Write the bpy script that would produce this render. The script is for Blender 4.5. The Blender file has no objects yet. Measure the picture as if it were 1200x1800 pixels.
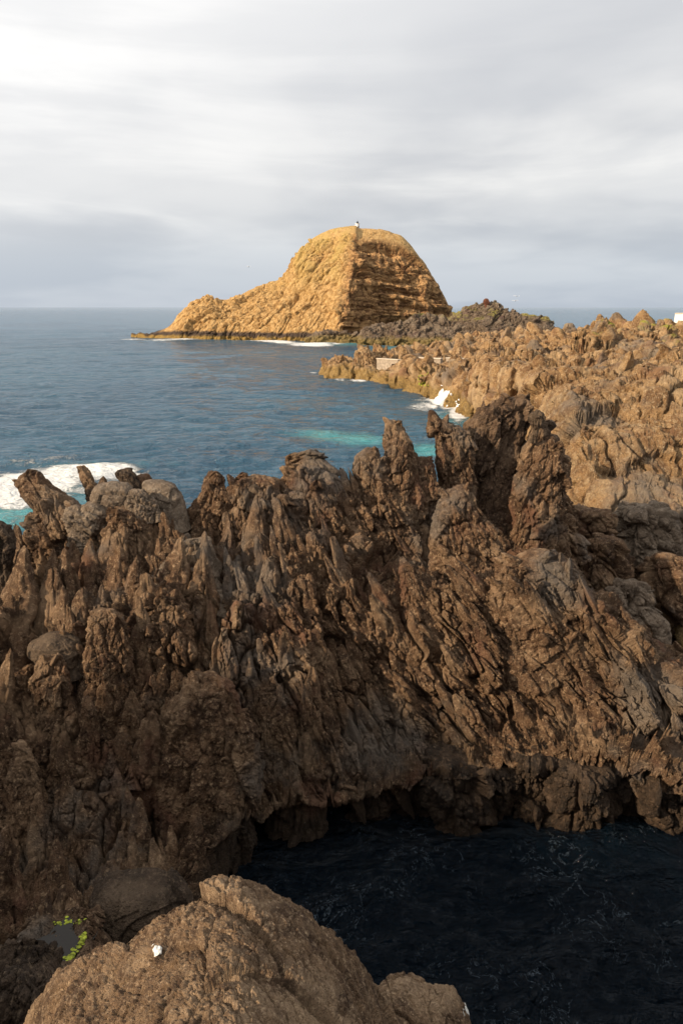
import bpy, math, time
import numpy as np
from concurrent.futures import ThreadPoolExecutor
T0 = time.time()
f4 = np.float32
C = bpy.context.scene.collection
H = 12.0
TH = math.atan(0.3)
SN, CS = math.sin(TH), math.cos(TH)

# ------------------------------------------------------------------ survey helpers
def at(px, py, Y):
    """point at forward distance Y that the photograph shows at (px, py)"""
    cx, cz = (px-600)/1200.0, (900-py)/1200.0
    t = Y/(CS+cz*SN)
    return (t*cx, Y, H-t*(SN-cz*CS))

def px_of(P):
    x, y, z = P[..., 0], P[..., 1], P[..., 2]-H
    d = y*CS-z*SN
    u = y*SN+z*CS
    return 600+1200*x/d, 900-1200*u/d

def atz(px, py, z=0.0):
    cx, cz = (px-600)/1200.0, (900-py)/1200.0
    t = (H-z)/(SN-cz*CS)
    return (t*cx, t*(CS+cz*SN), z)

# ------------------------------------------------------------------ noise
rng = np.random.RandomState(11)
PERM = rng.permutation(256).astype(np.int32)
PERM = np.concatenate([PERM, PERM])
G3 = rng.normal(size=(256, 3)).astype(f4)
G3 /= np.linalg.norm(G3, axis=1, keepdims=True)
RT = rng.rand(256, 8).astype(f4)
POOL = ThreadPoolExecutor(4)

def chunked(fn, P, *a):
    n = len(P)
    step = 40000
    parts = [slice(i, min(i+step, n)) for i in range(0, n, step)]
    res = list(POOL.map(lambda s: fn(P[s], *a), parts))
    if isinstance(res[0], tuple):
        return tuple(np.concatenate([r[k] for r in res]) for k in range(len(res[0])))
    return np.concatenate(res)

def _perlin(P):
    i = np.floor(P).astype(np.int32)
    f = P-i
    i &= 255
    u = f*f*f*(f*(f*6-15)+10)
    out = 0
    for dx in (0, 1):
        a = PERM[(i[:, 0]+dx) & 255]
        wx = u[:, 0] if dx else 1-u[:, 0]
        for dy in (0, 1):
            b = PERM[(a+i[:, 1]+dy) & 255]
            wy = u[:, 1] if dy else 1-u[:, 1]
            for dz in (0, 1):
                g = G3[PERM[(b+i[:, 2]+dz) & 255]]
                wz = u[:, 2] if dz else 1-u[:, 2]
                out = out+wx*wy*wz*(g[:, 0]*(f[:, 0]-dx)+g[:, 1]*(f[:, 1]-dy)+g[:, 2]*(f[:, 2]-dz))
    return (out*1.6).astype(f4)

def perlin(P): return chunked(_perlin, np.ascontiguousarray(P, dtype=f4))

def _fbm(P, octs, gain, ridged):
    s = 0; a = 1.0; n = 0
    for o in range(octs):
        v = _perlin(P*f4(2.03**o)+f4(o*17.3))
        if ridged: v = 1-2*np.abs(v)
        s = s+a*v; n += a; a *= gain
    return (s/n).astype(f4)

def fbm(P, octs=4, gain=0.5, ridged=False):
    return chunked(_fbm, np.ascontiguousarray(P, dtype=f4), octs, gain, ridged)

def _worley(P):
    dim = P.shape[1]
    i = np.floor(P-f4(.5)).astype(np.int32)
    n = len(P)
    F1 = np.full(n, 1e9, f4); F2 = np.full(n, 1e9, f4)
    ID = np.zeros(n, np.int32); V = np.zeros((n, dim), f4)
    for a in (0, 1):
        ha = PERM[(i[:, 0]+a) & 255]
        for b in (0, 1):
            hb = PERM[(ha+i[:, 1]+b) & 255]
            for c in ((0, 1) if dim == 3 else (0,)):
                h = PERM[(hb+i[:, 2]+c) & 255] if dim == 3 else hb
                o = (a, b, c)
                jit = RT[h]
                d = np.stack([P[:, k]-(i[:, k]+o[k]+f4(.14)+f4(.72)*jit[:, k]) for k in range(dim)], 1)
                q = (d*d).sum(1)
                m = q < F1
                F2 = np.where(m, F1, np.minimum(F2, q))
                F1 = np.where(m, q, F1)
                ID = np.where(m, h, ID)
                V = np.where(m[:, None], d, V)
    return np.sqrt(F1), np.sqrt(F2), ID, V

def worley(P): return chunked(_worley, np.ascontiguousarray(P, dtype=f4))

def ss(a, b, x):
    t = np.clip((x-a)/(b-a), 0, 1)
    return t*t*(3-2*t)

# ------------------------------------------------------------------ blocky rock relief
def relief(S, levels, P=None, seed=0.0, warp=0.25):
    """S: coordinates with the last axis along the grain; levels: (size, stretch, amp, crack)"""
    S = S.astype(f4)
    out = np.zeros(len(S), f4)
    P3 = P if P is not None else (S if S.shape[1] == 3 else np.concatenate([S, np.zeros((len(S), 1), f4)], 1))
    for k, (size, st, amp, crack) in enumerate(levels):
        w1 = perlin(P3/(size*1.7)+seed+k*9.1)
        w2 = perlin(P3/(size*0.55)+seed+k*5.7+3.3)
        Q = S/f4(size)
        Q = Q.copy()
        Q[:, -1] /= st
        Q[:, 0] += warp*w1*1.2+warp*0.4*w2
        Q[:, -1] += warp*w2*0.5
        Q += seed*1.37+k*3.1
        F1, F2, ID, V = worley(Q)
        r = RT[ID]
        tilt = (r[:, 3]-.5)*2.2*V[:, 0]+((r[:, 4]-.5)*1.2+0.75)*(-V[:, -1])
        if S.shape[1] == 3: tilt = tilt+(r[:, 5]-.5)*1.8*V[:, 1]
        e = F2-F1
        out += amp*((r[:, 6]-.5)*1.2+tilt*0.75)
        if crack:
            out -= crack*np.exp(-e/0.06)*(0.1+1.2*r[:, 7])
        out -= amp*0.3*np.exp(-e/0.18)
    return out

def fibre(S, size, octs=5, st=4.0, seed=0.):
    """grooves running along the last axis: sharp valleys between rounded ribs"""
    Q = S/f4(size); Q = Q.copy(); Q[:, -1] /= st
    return -fbm(Q+f4(seed), octs, .58, True)

# ------------------------------------------------------------------ mesh helpers
def grid_mesh(name, V, closed_u=False, mat=None, smooth=True, attrs=None, parent=None):
    nr, nc = V.shape[:2]
    me = bpy.data.meshes.new(name)
    me.vertices.add(nr*nc)
    me.vertices.foreach_set('co', V.reshape(-1).astype(f4))
    i = np.arange(nr*nc, dtype=np.int32).reshape(nr, nc)
    if closed_u:
        j = np.concatenate([i, i[:, :1]], 1)
    else:
        j = i
    q = np.stack([j[:-1, :-1], j[:-1, 1:], j[1:, 1:], j[1:, :-1]], -1).reshape(-1, 4)
    me.loops.add(len(q)*4)
    me.loops.foreach_set('vertex_index', q.reshape(-1))
    me.polygons.add(len(q))
    me.polygons.foreach_set('loop_start', np.arange(len(q), dtype=np.int32)*4)
    me.polygons.foreach_set('use_smooth', np.full(len(q), smooth))
    me.update(calc_edges=True)
    if attrs:
        for k, v in attrs.items():
            a = me.attributes.new(k, 'FLOAT', 'POINT')
            a.data.foreach_set('value', v.reshape(-1).astype(f4))
    ob = bpy.data.objects.new(name, me)
    C.objects.link(ob)
    if mat: me.materials.append(mat)
    if parent: ob.parent = parent
    return ob

def normals(V, closed=False):
    if closed:
        du = np.roll(V, -1, 1)-np.roll(V, 1, 1)
    else:
        du = np.gradient(V, axis=1)
    dv = np.gradient(V, axis=0)
    n = np.cross(du, dv)
    n /= np.linalg.norm(n, axis=2, keepdims=True)+1e-9
    return n

def cr(P, n, axis, lens=None):
    """Catmull-Rom resampling of control array P along axis to n samples"""
    P = np.moveaxis(np.asarray(P, float), axis, 0)
    m = len(P)
    if lens is None:
        t = np.linspace(0, m-1, n)
    else:
        cum = np.concatenate([[0], np.cumsum(lens)])
        t = np.interp(np.linspace(0, cum[-1], n), cum, np.arange(m))
    i = np.clip(np.floor(t).astype(int), 0, m-2)
    f = (t-i).reshape((-1,)+(1,)*(P.ndim-1))
    pad = np.concatenate([2*P[:1]-P[1:2], P, 2*P[-1:]-P[-2:-1]])
    a, b, c, d = pad[i], pad[i+1], pad[i+2], pad[i+3]
    r = 0.5*((2*b)+(-a+c)*f+(2*a-5*b+4*c-d)*f**2+(-a+3*b-3*c+d)*f**3)
    return np.moveaxis(r, 0, axis)

def loft(ctrl, nr, nc, rw=None):
    G = np.asarray(ctrl, float)
    lens = np.array(rw) if rw is not None else None
    G = cr(G, nr, 0, lens)
    return cr(G, nc, 1)

def tag(o, label=None, cat=None, group=None, kind=None):
    if label: o['label'] = label
    if cat: o['category'] = cat
    if group: o['group'] = group
    if kind: o['kind'] = kind
    return o

# ------------------------------------------------------------------ materials
class NT:
    def __init__(s, name):
        s.m = bpy.data.materials.new(name); s.m.use_nodes = True
        s.t = s.m.node_tree; s.t.nodes.clear()
        s.out = s.n('ShaderNodeOutputMaterial')
        s.geo = s.n('ShaderNodeNewGeometry')
    def n(s, ty, **kw):
        x = s.t.nodes.new(ty)
        for k, v in kw.items(): setattr(x, k, v)
        return x
    def l(s, a, b): s.t.links.new(a, b)
    def setin(s, sock, v):
        if hasattr(v, 'is_output') or isinstance(v, bpy.types.NodeSocket): s.l(v, sock)
        else: sock.default_value = v
    def noise(s, scale, detail=5, rough=.55, vec=None, dist=0.0, ty='FBM'):
        x = s.n('ShaderNodeTexNoise'); x.noise_type = ty
        x.inputs['Scale'].default_value = scale; x.inputs['Detail'].default_value = detail
        x.inputs['Roughness'].default_value = rough; x.inputs['Distortion'].default_value = dist
        s.l(vec if vec is not None else s.geo.outputs['Position'], x.inputs['Vector'])
        return x.outputs['Fac']
    def vor(s, scale, feature='F1', vec=None):
        x = s.n('ShaderNodeTexVoronoi'); x.feature = feature
        x.inputs['Scale'].default_value = scale
        s.l(vec if vec is not None else s.geo.outputs['Position'], x.inputs['Vector'])
        return x.outputs['Distance']
    def mul(s, vec, v):
        x = s.n('ShaderNodeVectorMath', operation='MULTIPLY'); s.l(vec, x.inputs[0]); x.inputs[1].default_value = v
        return x.outputs[0]
    def math(s, op, a, b=0.0, clamp=False):
        x = s.n('ShaderNodeMath', operation=op); x.use_clamp = clamp
        s.setin(x.inputs[0], a); s.setin(x.inputs[1], b)
        return x.outputs[0]
    def ramp(s, fac, lo, hi, a=0.0, b=1.0):
        x = s.n('ShaderNodeMapRange'); x.interpolation_type = 'SMOOTHSTEP'
        s.setin(x.inputs[0], fac)
        for k, v in zip((1, 2, 3, 4), (lo, hi, a, b)): x.inputs[k].default_value = v
        return x.outputs[0]
    def mix(s, fac, a, b, blend='MIX'):
        x = s.n('ShaderNodeMix', data_type='RGBA', blend_type=blend)
        s.setin(x.inputs[0], fac)
        for k, v in ((6, a), (7, b)):
            if isinstance(v, tuple): v = (*v, 1)
            s.setin(x.inputs[k], v)
        return x.outputs[2]
    def bsdf(s, col, rough=.85, spec=.3, height=None, bdist=.02, bstr=1.0):
        p = s.n('ShaderNodeBsdfPrincipled')
        if isinstance(col, tuple): col = (*col, 1)
        s.setin(p.inputs['Base Color'], col); s.setin(p.inputs['Roughness'], rough)
        p.inputs['Specular IOR Level'].default_value = spec
        if height is not None:
            b = s.n('ShaderNodeBump'); b.inputs['Distance'].default_value = bdist; b.inputs['Strength'].default_value = bstr
            s.l(height, b.inputs['Height']); s.l(b.outputs[0], p.inputs['Normal'])
        s.l(p.outputs[0], s.out.inputs['Surface'])
        return p
    def sepz(s):
        x = s.n('ShaderNodeSeparateXYZ'); s.l(s.geo.outputs['Position'], x.inputs[0]); return x.outputs

def rock_mat(name, dark, mid, light, sc=1.0, bump=.03, ochre=None, speck=.5, red=None, grey=None, rough=.85, plants=None):
    s = NT(name)
    big = s.noise(.35*sc, 4, .6)
    med = s.noise(2.2*sc, 6, .65, dist=.4)
    fin = s.noise(11*sc, 6, .7)
    c = s.mix(s.ramp(med, .36, .62), dark, mid)
    c = s.mix(s.ramp(fin, .50, .66, 0, .85), c, light)
    c = s.mix(s.ramp(s.noise(30*sc, 5, .7), .40, .56, .4, 0), c, tuple(v*.55 for v in dark))
    c = s.mix(s.ramp(s.noise(.9*sc, 5, .6, dist=.5), .48, .66, 0, .45), c, light)
    if red: c = s.mix(s.ramp(s.noise(.8*sc, 4, .6, vec=s.mul(s.geo.outputs['Position'], (1, 1, .6))), .56, .7, 0, .7), c, red)
    if grey: c = s.mix(s.ramp(big, .5, .66, 0, .75), c, grey)
    if plants:
        up = s.n('ShaderNodeSeparateXYZ'); s.l(s.geo.outputs['Normal'], up.inputs[0])
        z = s.sepz()[2]
        f = s.math('MULTIPLY', s.ramp(s.noise(plants[1], 4, .6), .5, .6), s.ramp(z, plants[2], plants[2]+1.5))
        f = s.math('MULTIPLY', f, s.ramp(up.outputs[2], .2, .7))
        c = s.mix(f, c, plants[0])
    if ochre:
        z = s.sepz()[2]
        zz = s.math('ADD', z, s.math('MULTIPLY', s.noise(.7*sc, 4), -ochre[1]*1.3))
        f = s.ramp(zz, ochre[1]*.1, ochre[1]*.75, 1, 0)
        oc = s.mix(s.ramp(fin, .4, .6), ochre[0], tuple(v*.45 for v in ochre[0]))
        c = s.mix(s.math('MULTIPLY', f, ochre[2]), c, oc)
    # pale salt / lichen flecks
    fl = s.math('MULTIPLY', s.ramp(s.vor(16*sc), .17, .08), s.ramp(s.noise(3*sc, 3), .55, .7))
    c = s.mix(s.math('MULTIPLY', fl, speck), c, (.42, .38, .33))
    h = s.math('ADD', s.math('MULTIPLY', s.noise(9*sc, 10, .78), 1.5),
               s.math('MULTIPLY', s.ramp(s.vor(24*sc), .0, .5), .4))
    s.bsdf(c, rough, .25, h, bump*1.6/sc, 1.0)
    return s.m

M_fg = rock_mat('rock_brown', (.070, .038, .021), (.19, .108, .058), (.44, .295, .175), 1.0, .05, speck=.7, grey=(.165, .14, .115), red=(.16, .075, .045), ochre=((.045, .032, .022), 1.3, .85))
M_fgtan = rock_mat('rock_tan', (.10, .072, .05), (.20, .145, .10), (.33, .26, .19), 1.2, .03, speck=.4)
M_near = rock_mat('rock_near', (.10, .058, .034), (.28, .175, .098), (.56, .39, .24), 2.6, .06, speck=.25)
M_wet_shade = rock_mat('rock_wet_shade', (.022, .015, .010), (.058, .037, .023), (.13, .085, .055), 1.0, .04, speck=.15, rough=.5)  # wet rock, its colour darkened further for the deep shade under the overhang
M_dark = rock_mat('rock_dark', (.045, .03, .02), (.10, .066, .043), (.20, .14, .09), 1.0, .04, speck=.3)
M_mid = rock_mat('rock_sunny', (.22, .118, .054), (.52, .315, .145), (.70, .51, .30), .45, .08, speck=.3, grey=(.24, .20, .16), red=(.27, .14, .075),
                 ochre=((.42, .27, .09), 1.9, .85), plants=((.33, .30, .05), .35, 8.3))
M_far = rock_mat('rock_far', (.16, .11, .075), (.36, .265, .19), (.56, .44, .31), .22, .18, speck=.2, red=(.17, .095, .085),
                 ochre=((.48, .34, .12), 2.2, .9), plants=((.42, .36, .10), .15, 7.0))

M_tall = rock_mat('rock_tall', (.055, .032, .020), (.14, .085, .05), (.30, .20, .125), 1.0, .045, speck=.3)

# ------------------------------------------------------------------ foreground massif
PX = [-260, 0, 150, 300, 450, 600, 750, 900, 1050, 1200, 1460]
ROWS = [
 ([965, 945, 905, 905, 880, 872, 850, 800, 905, 1010, 1100], [17, 17.5, 18, 18, 18, 18.5, 20, 22, 24, 25, 25]),
 ([1020, 1010, 965, 955, 950, 940, 950, 920, 980, 1060, 1150], [15.5, 16.5, 16.5, 16.8, 16.8, 17.2, 18.5, 20.5, 22.5, 23, 23]),
 ([1080, 1060, 1030, 1000, 1000, 1000, 1010, 1000, 1050, 1130, 1230], [14.5, 15, 15.3, 15.5, 15.8, 16.2, 17, 18.5, 20, 20.5, 20.5]),
 ([1120, 1110, 1090, 1060, 1050, 1055, 1040, 1010, 1060, 1190, 1330], [13.3, 13.8, 14, 14.4, 14.8, 15.2, 15.5, 15.5, 15.2, 14.5, 14]),
 ([1300, 1300, 1280, 1260, 1240, 1230, 1200, 1180, 1200, 1290, 1400], [12, 12.2, 12.5, 12.8, 13.3, 13.8, 14.3, 14.4, 14.2, 13.4, 13]),
 ([1480, 1500, 1500, 1440, 1370, 1340, 1300, 1290, 1310, 1350, 1430], [10.8, 10.6, 10.8, 11.6, 12.6, 13.1, 13.6, 13.7, 13.3, 12.9, 12.5]),
 ([1650, 1640, 1600, 1540, 1455, 1410, 1395, 1365, 1350, 1395, 1480], [9.5, 9.2, 9.6, 10.7, 12.0, 12.6, 12.9, 13.2, 12.9, 12.4, 12.2]),
 ([1700, 1690, 1660, 1600, 1545, 1500, 1470, 1440, 1440, 1440, 1500], [8.8, 8.5, 9, 10.2, 12.6, 13.8, 13.9, 13.6, 13.4, 13.4, 13.2]),
]
def fg_ctrl():
    g = []
    r0 = ROWS[0]
    first = [at(p, y, Y) for p, y, Y in zip(PX, *r0)]
    g.append([(x*1.25, Y+7.5, -3) for x, Y, z in first])
    g.append([(x*1.1, Y+2.6, z-2.6) for x, Y, z in first])
    for r in ROWS: g.append([at(p, y, Y) for p, y, Y in zip(PX, *r)])
    def wx(p, Y, z):
        f_ = (600-p)/1200.
        d_ = Y*CS-(z-H)*SN
        return (-f_*d_, Y, z)
    for k, p in enumerate(PX):
        if p <= 300:
            g[-2][k] = wx(p, 8.85 if p < 300 else 10.2, 2.55 if p < 300 else 1.8)
            g[-1][k] = wx(p, 8.0 if p < 300 else 9.2, 2.35 if p < 300 else 1.5)
        else:
            lp = g[-2][k]
            g[-1][k] = (lp[0]*1.05, lp[1]+1.5, max(.9, lp[2]-.2))
    last = []
    for k, p in enumerate(PX):
        if p <= 300: last.append(wx(p, 6.6 if p < 300 else 7.6, 2.3 if p < 300 else 1.4))
        else: last.append((g[-1][k][0], g[-1][k][1]+.5, -1.6))
    g.append(last)
    lo = []
    for k, p in enumerate(PX):
        x = last[k][0]
        if p <= 300: lo.append((x*.8, 3.2, 2.6))
        else: lo.append((x, last[k][1]+1.5, -4))
    g.append(lo)
    return g
NR, NC = 1450, 1150
rw = [.25, .35, .9, .9, .9, 1.5, 1.5, 1.3, 1.0, .8, .3]
G = np.array(fg_ctrl())
print('rows', G.shape, len(rw))
V = loft(G, NR, NC, rw)
N = -normals(V)      # outward: up and towards the open side
# grain coordinates: across (a) and along the grain (b), sheared to the right as in the bedding of the rock
mid = V[NR//2]
a = np.concatenate([[0], np.cumsum(np.linalg.norm(np.diff(V, axis=1), axis=2).mean(0))])
b = np.concatenate([[0], np.cumsum(np.linalg.norm(np.diff(V, axis=0), axis=2)[:, 300:1000].mean(1))])
A, B = np.meshgrid(a, b)
pxc = np.interp(np.linspace(0, len(PX)-1, NC), range(len(PX)), PX)
P = V.reshape(-1, 3).astype(f4)
def frame(g):
    g = np.array(g, float); g /= np.linalg.norm(g)
    x = np.cross(g, [0, 1, 0]); x /= np.linalg.norm(x); y = np.cross(g, x)
    return x, y, g
def proj(P, g):
    x, y, g = frame(g)
    return np.stack([P@x, P@y, P@g], 1).astype(f4)
GL, GR = (-.04, .30, .95), (-.55, .25, .85)
GC = (-.26, .28, .92)
LV = [(1.35, 2.9, .40, .22), (.50, 4.6, .20, .36), (.21, 4.2, .075, .15), (.09, 3.4, .025, .04)]
pxf = np.tile(pxc, NR)
wn_ = 60*perlin(P*.6+3)
d = np.zeros(len(P), f4)
for g_, lo_, hi_ in ((GL, -9e3, 430), (GC, 430, 740), (GR, 740, 9e3)):
    m = (pxf+wn_ > lo_-30) & (pxf+wn_ < hi_+30)
    Sm = proj(P[m], g_)
    dd = relief(Sm, LV, P=P[m], seed=2.0, warp=.3)+.22*fibre(Sm, .62, 5, 6.0, 2.)+.08*fibre(Sm, .17, 4, 5, 5.)+.14
    u = (pxf+wn_)[m]
    w = ss(lo_-30, lo_+30, u)*ss(hi_+30, hi_-30, u)
    d[m] += dd*w
d += .32*(fbm(P*.45+5, 3, .5))-.12
d += .05*fbm(P*1.4+9, 4, .55, True)
d += .035*fbm(P*8.0+2, 4, .66, True)
V1 = V+N*(d*(.55+.45*ss(.0, 3.0, P[:, 2]))).reshape(NR, NC, 1)
V1 = V1.reshape(-1, 3)
# second push, upright spikes where the surface faces the sky
up = ss(.35, .9, N.reshape(-1, 3)[:, 2])
F1, F2, ID, VV = worley(np.stack([P[:, 0]+.25*P[:, 2], P[:, 1]], 1)/.75)
spike = np.clip(1-F1*1.25, 0, 1)*RT[ID, 2]**1.5
V1z0 = V1[:, 2].copy(); up = up*ss(3.6, 4.6, P[:, 2])
V1[:, 2] += up*spike*.45
V1[:, 0] -= up*spike*.16
# flat bed for the little tide pool
TP = np.array(atz(105, 1655, 2.45)); rr_ = np.hypot(V1[:, 0]-TP[0], V1[:, 1]-TP[1])
near_ = (rr_ < .9) & (np.abs(V1[:, 2]-TP[2]) < 2)
w_ = ss(.95, .45, rr_)*near_
V1[:, 2] = V1[:, 2]*(1-w_)+w_*(TP[2]+(rr_-.36)*.55+.16*perlin(np.stack([V1[:, 0]*3, V1[:, 1]*3, V1[:, 2]*0], 1))+.05*fbm(V1*9, 3))
fg = grid_mesh('rocky_ground', V1.reshape(NR, NC, 3), mat=M_fg)
tag(fg, kind='structure')
# blades of the same lava standing proud of the slope, tips up
def blades(items, n1=46, n2=34, seed=0, grit=1.0, sink=1.0):
    """items: (centre, grain direction, outward normal, length, half width, half depth); returns (m, n1, n2, 3)"""
    r = np.random.RandomState(seed)
    allP, allS, allN, allA = [], [], [], []
    th = np.linspace(0, 2*np.pi, n2, endpoint=False)
    tt = np.linspace(0, 1, n1)
    for c, g, nn_, ln, wd, dp in items:
        x = np.cross(g, nn_); x /= np.linalg.norm(x); y = np.cross(x, g)
        o = c-g*ln*.6+nn_*dp*.15
        e_ = r.uniform(1.3, 3.0)
        prof = np.where(tt < .5, .8+.2*np.sin(tt/.5*np.pi/2), 1-(np.clip((tt-.5)/.5, 0, 1))**e_*r.uniform(.75, .97))
        prof *= .25+.75*ss(0, .28, tt)
        prof[-1] = .02; prof[0] = .03
        skew = r.uniform(-.7, .7)*wd
        p_ = r.uniform(.55, .8)
        ca = np.sign(np.cos(th))*np.abs(np.cos(th))**p_; sa = np.sign(np.sin(th))*np.abs(np.sin(th))**p_
        a_ = r.uniform(0, np.pi/2)
        ca, sa = ca+.18*np.cos(3*th+a_), sa+.18*np.sin(2*th+a_)
        cx_ = skew*tt**2
        U = cx_[:, None]+wd*prof[:, None]*ca; W = dp*prof[:, None]*sa
        Pk = o-((1-tt)*(dp*1.25+wd*.25+.10*ln*sink))[:, None, None]*nn_+(tt*ln)[:, None, None]*g+U[..., None]*x+W[..., None]*y
        Sk = np.stack([U, W, (tt*ln)[:, None]+0*U], -1)
        Nk = (0*U+ca)[..., None]*x+(0*U+sa)[..., None]*y+0.25*g*ss(.7, 1, tt)[:, None, None]
        allP.append(Pk.reshape(-1, 3)); allS.append(Sk.reshape(-1, 3)+r.uniform(0, 90, 3)); allN.append(Nk.reshape(-1, 3)); allA.append(np.repeat(wd*np.clip(prof*1.2, .2, 1), n2))
    P_ = np.concatenate(allP).astype(f4); S_ = np.concatenate(allS).astype(f4); N_ = np.concatenate(allN); A_ = np.concatenate(allA)
    N_ /= np.linalg.norm(N_, axis=1, keepdims=True)+1e-9
    d = relief(S_, [(.30, 4., .08, .11), (.12, 3.6, .035, .05)], P=P_, seed=6.)*(A_/.35).clip(.3, 1.2)
    d += (.11*fibre(S_, .20, 5, 6.0)+.02)*(A_/.3).clip(.3, 1.3)+.022*grit*fbm(P_*9, 4, .65, True)
    return (P_+N_*d[:, None]).reshape(len(items), n1, n2, 3)

def multi_mesh(name, sheets, mat):
    """several closed-round sheets (n1, n2, 3) as one mesh object"""
    vs, qs, off = [], [], 0
    for V_ in sheets:
        a_, b_ = V_.shape[:2]
        i = np.arange(a_*b_, dtype=np.int32).reshape(a_, b_)+off; i = np.concatenate([i, i[:, :1]], 1)
        qs.append(np.stack([i[:-1, :-1], i[:-1, 1:], i[1:, 1:], i[1:, :-1]], -1).reshape(-1, 4)); vs.append(V_.reshape(-1, 3)); off += a_*b_
    q = np.concatenate(qs); v = np.concatenate(vs)
    me = bpy.data.meshes.new(name)
    me.vertices.add(len(v)); me.vertices.foreach_set('co', v.reshape(-1).astype(f4))
    me.loops.add(len(q)*4); me.loops.foreach_set('vertex_index', q.reshape(-1))
    me.polygons.add(len(q)); me.polygons.foreach_set('loop_start', np.arange(len(q), dtype=np.int32)*4)
    me.polygons.foreach_set('use_smooth', np.ones(len(q), bool)); me.update(calc_edges=True)
    me.materials.append(mat)
    ob = bpy.data.objects.new(name, me); C.objects.link(ob)
    return ob

def shards(n, seed):
    r = np.random.RandomState(seed)
    T = np.array([0.]+list(np.cumsum(rw)))
    V1g = V1.reshape(NR, NC, 3)
    items = []
    for k in range(n):
        tr = r.uniform(.75, 7.3); ri = int(tr/T[-1]*(NR-1)); ci = int(np.interp(r.uniform(-120, 1300), PX, np.linspace(0, NC-1, len(PX))))
        c = V1g[ri, ci]; nn_ = N[ri, ci]
        if c[2] < 1.4: continue
        px = pxc[ci]
        if px > 430 and tr > 6.7: continue
        g = np.array(GL)*(1-ss(350, 800, px))+np.array(GR)*ss(350, 800, px)
        g = g+r.normal(size=3)*.08; g /= np.linalg.norm(g)
        g = g-nn_*(g@nn_)*.55+nn_*r.uniform(.06, .24); g /= np.linalg.norm(g)
        sc_ = r.uniform(0, 1)**1.8
        wd = .06+.24*sc_*r.uniform(.7, 1.2)
        wd *= 1+.35*ss(450, 250, px)
        items.append((c, g, nn_, (.7+2.3*sc_)*(1+.2*ss(450, 250, px)), wd, wd*r.uniform(.5, .9)))
    ob = multi_mesh('lava_ground', list(blades(items, 48, 28, seed)), M_fg)
    tag(ob, kind='structure')
shards(640, 12)
print('fg', time.time()-T0)

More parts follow.
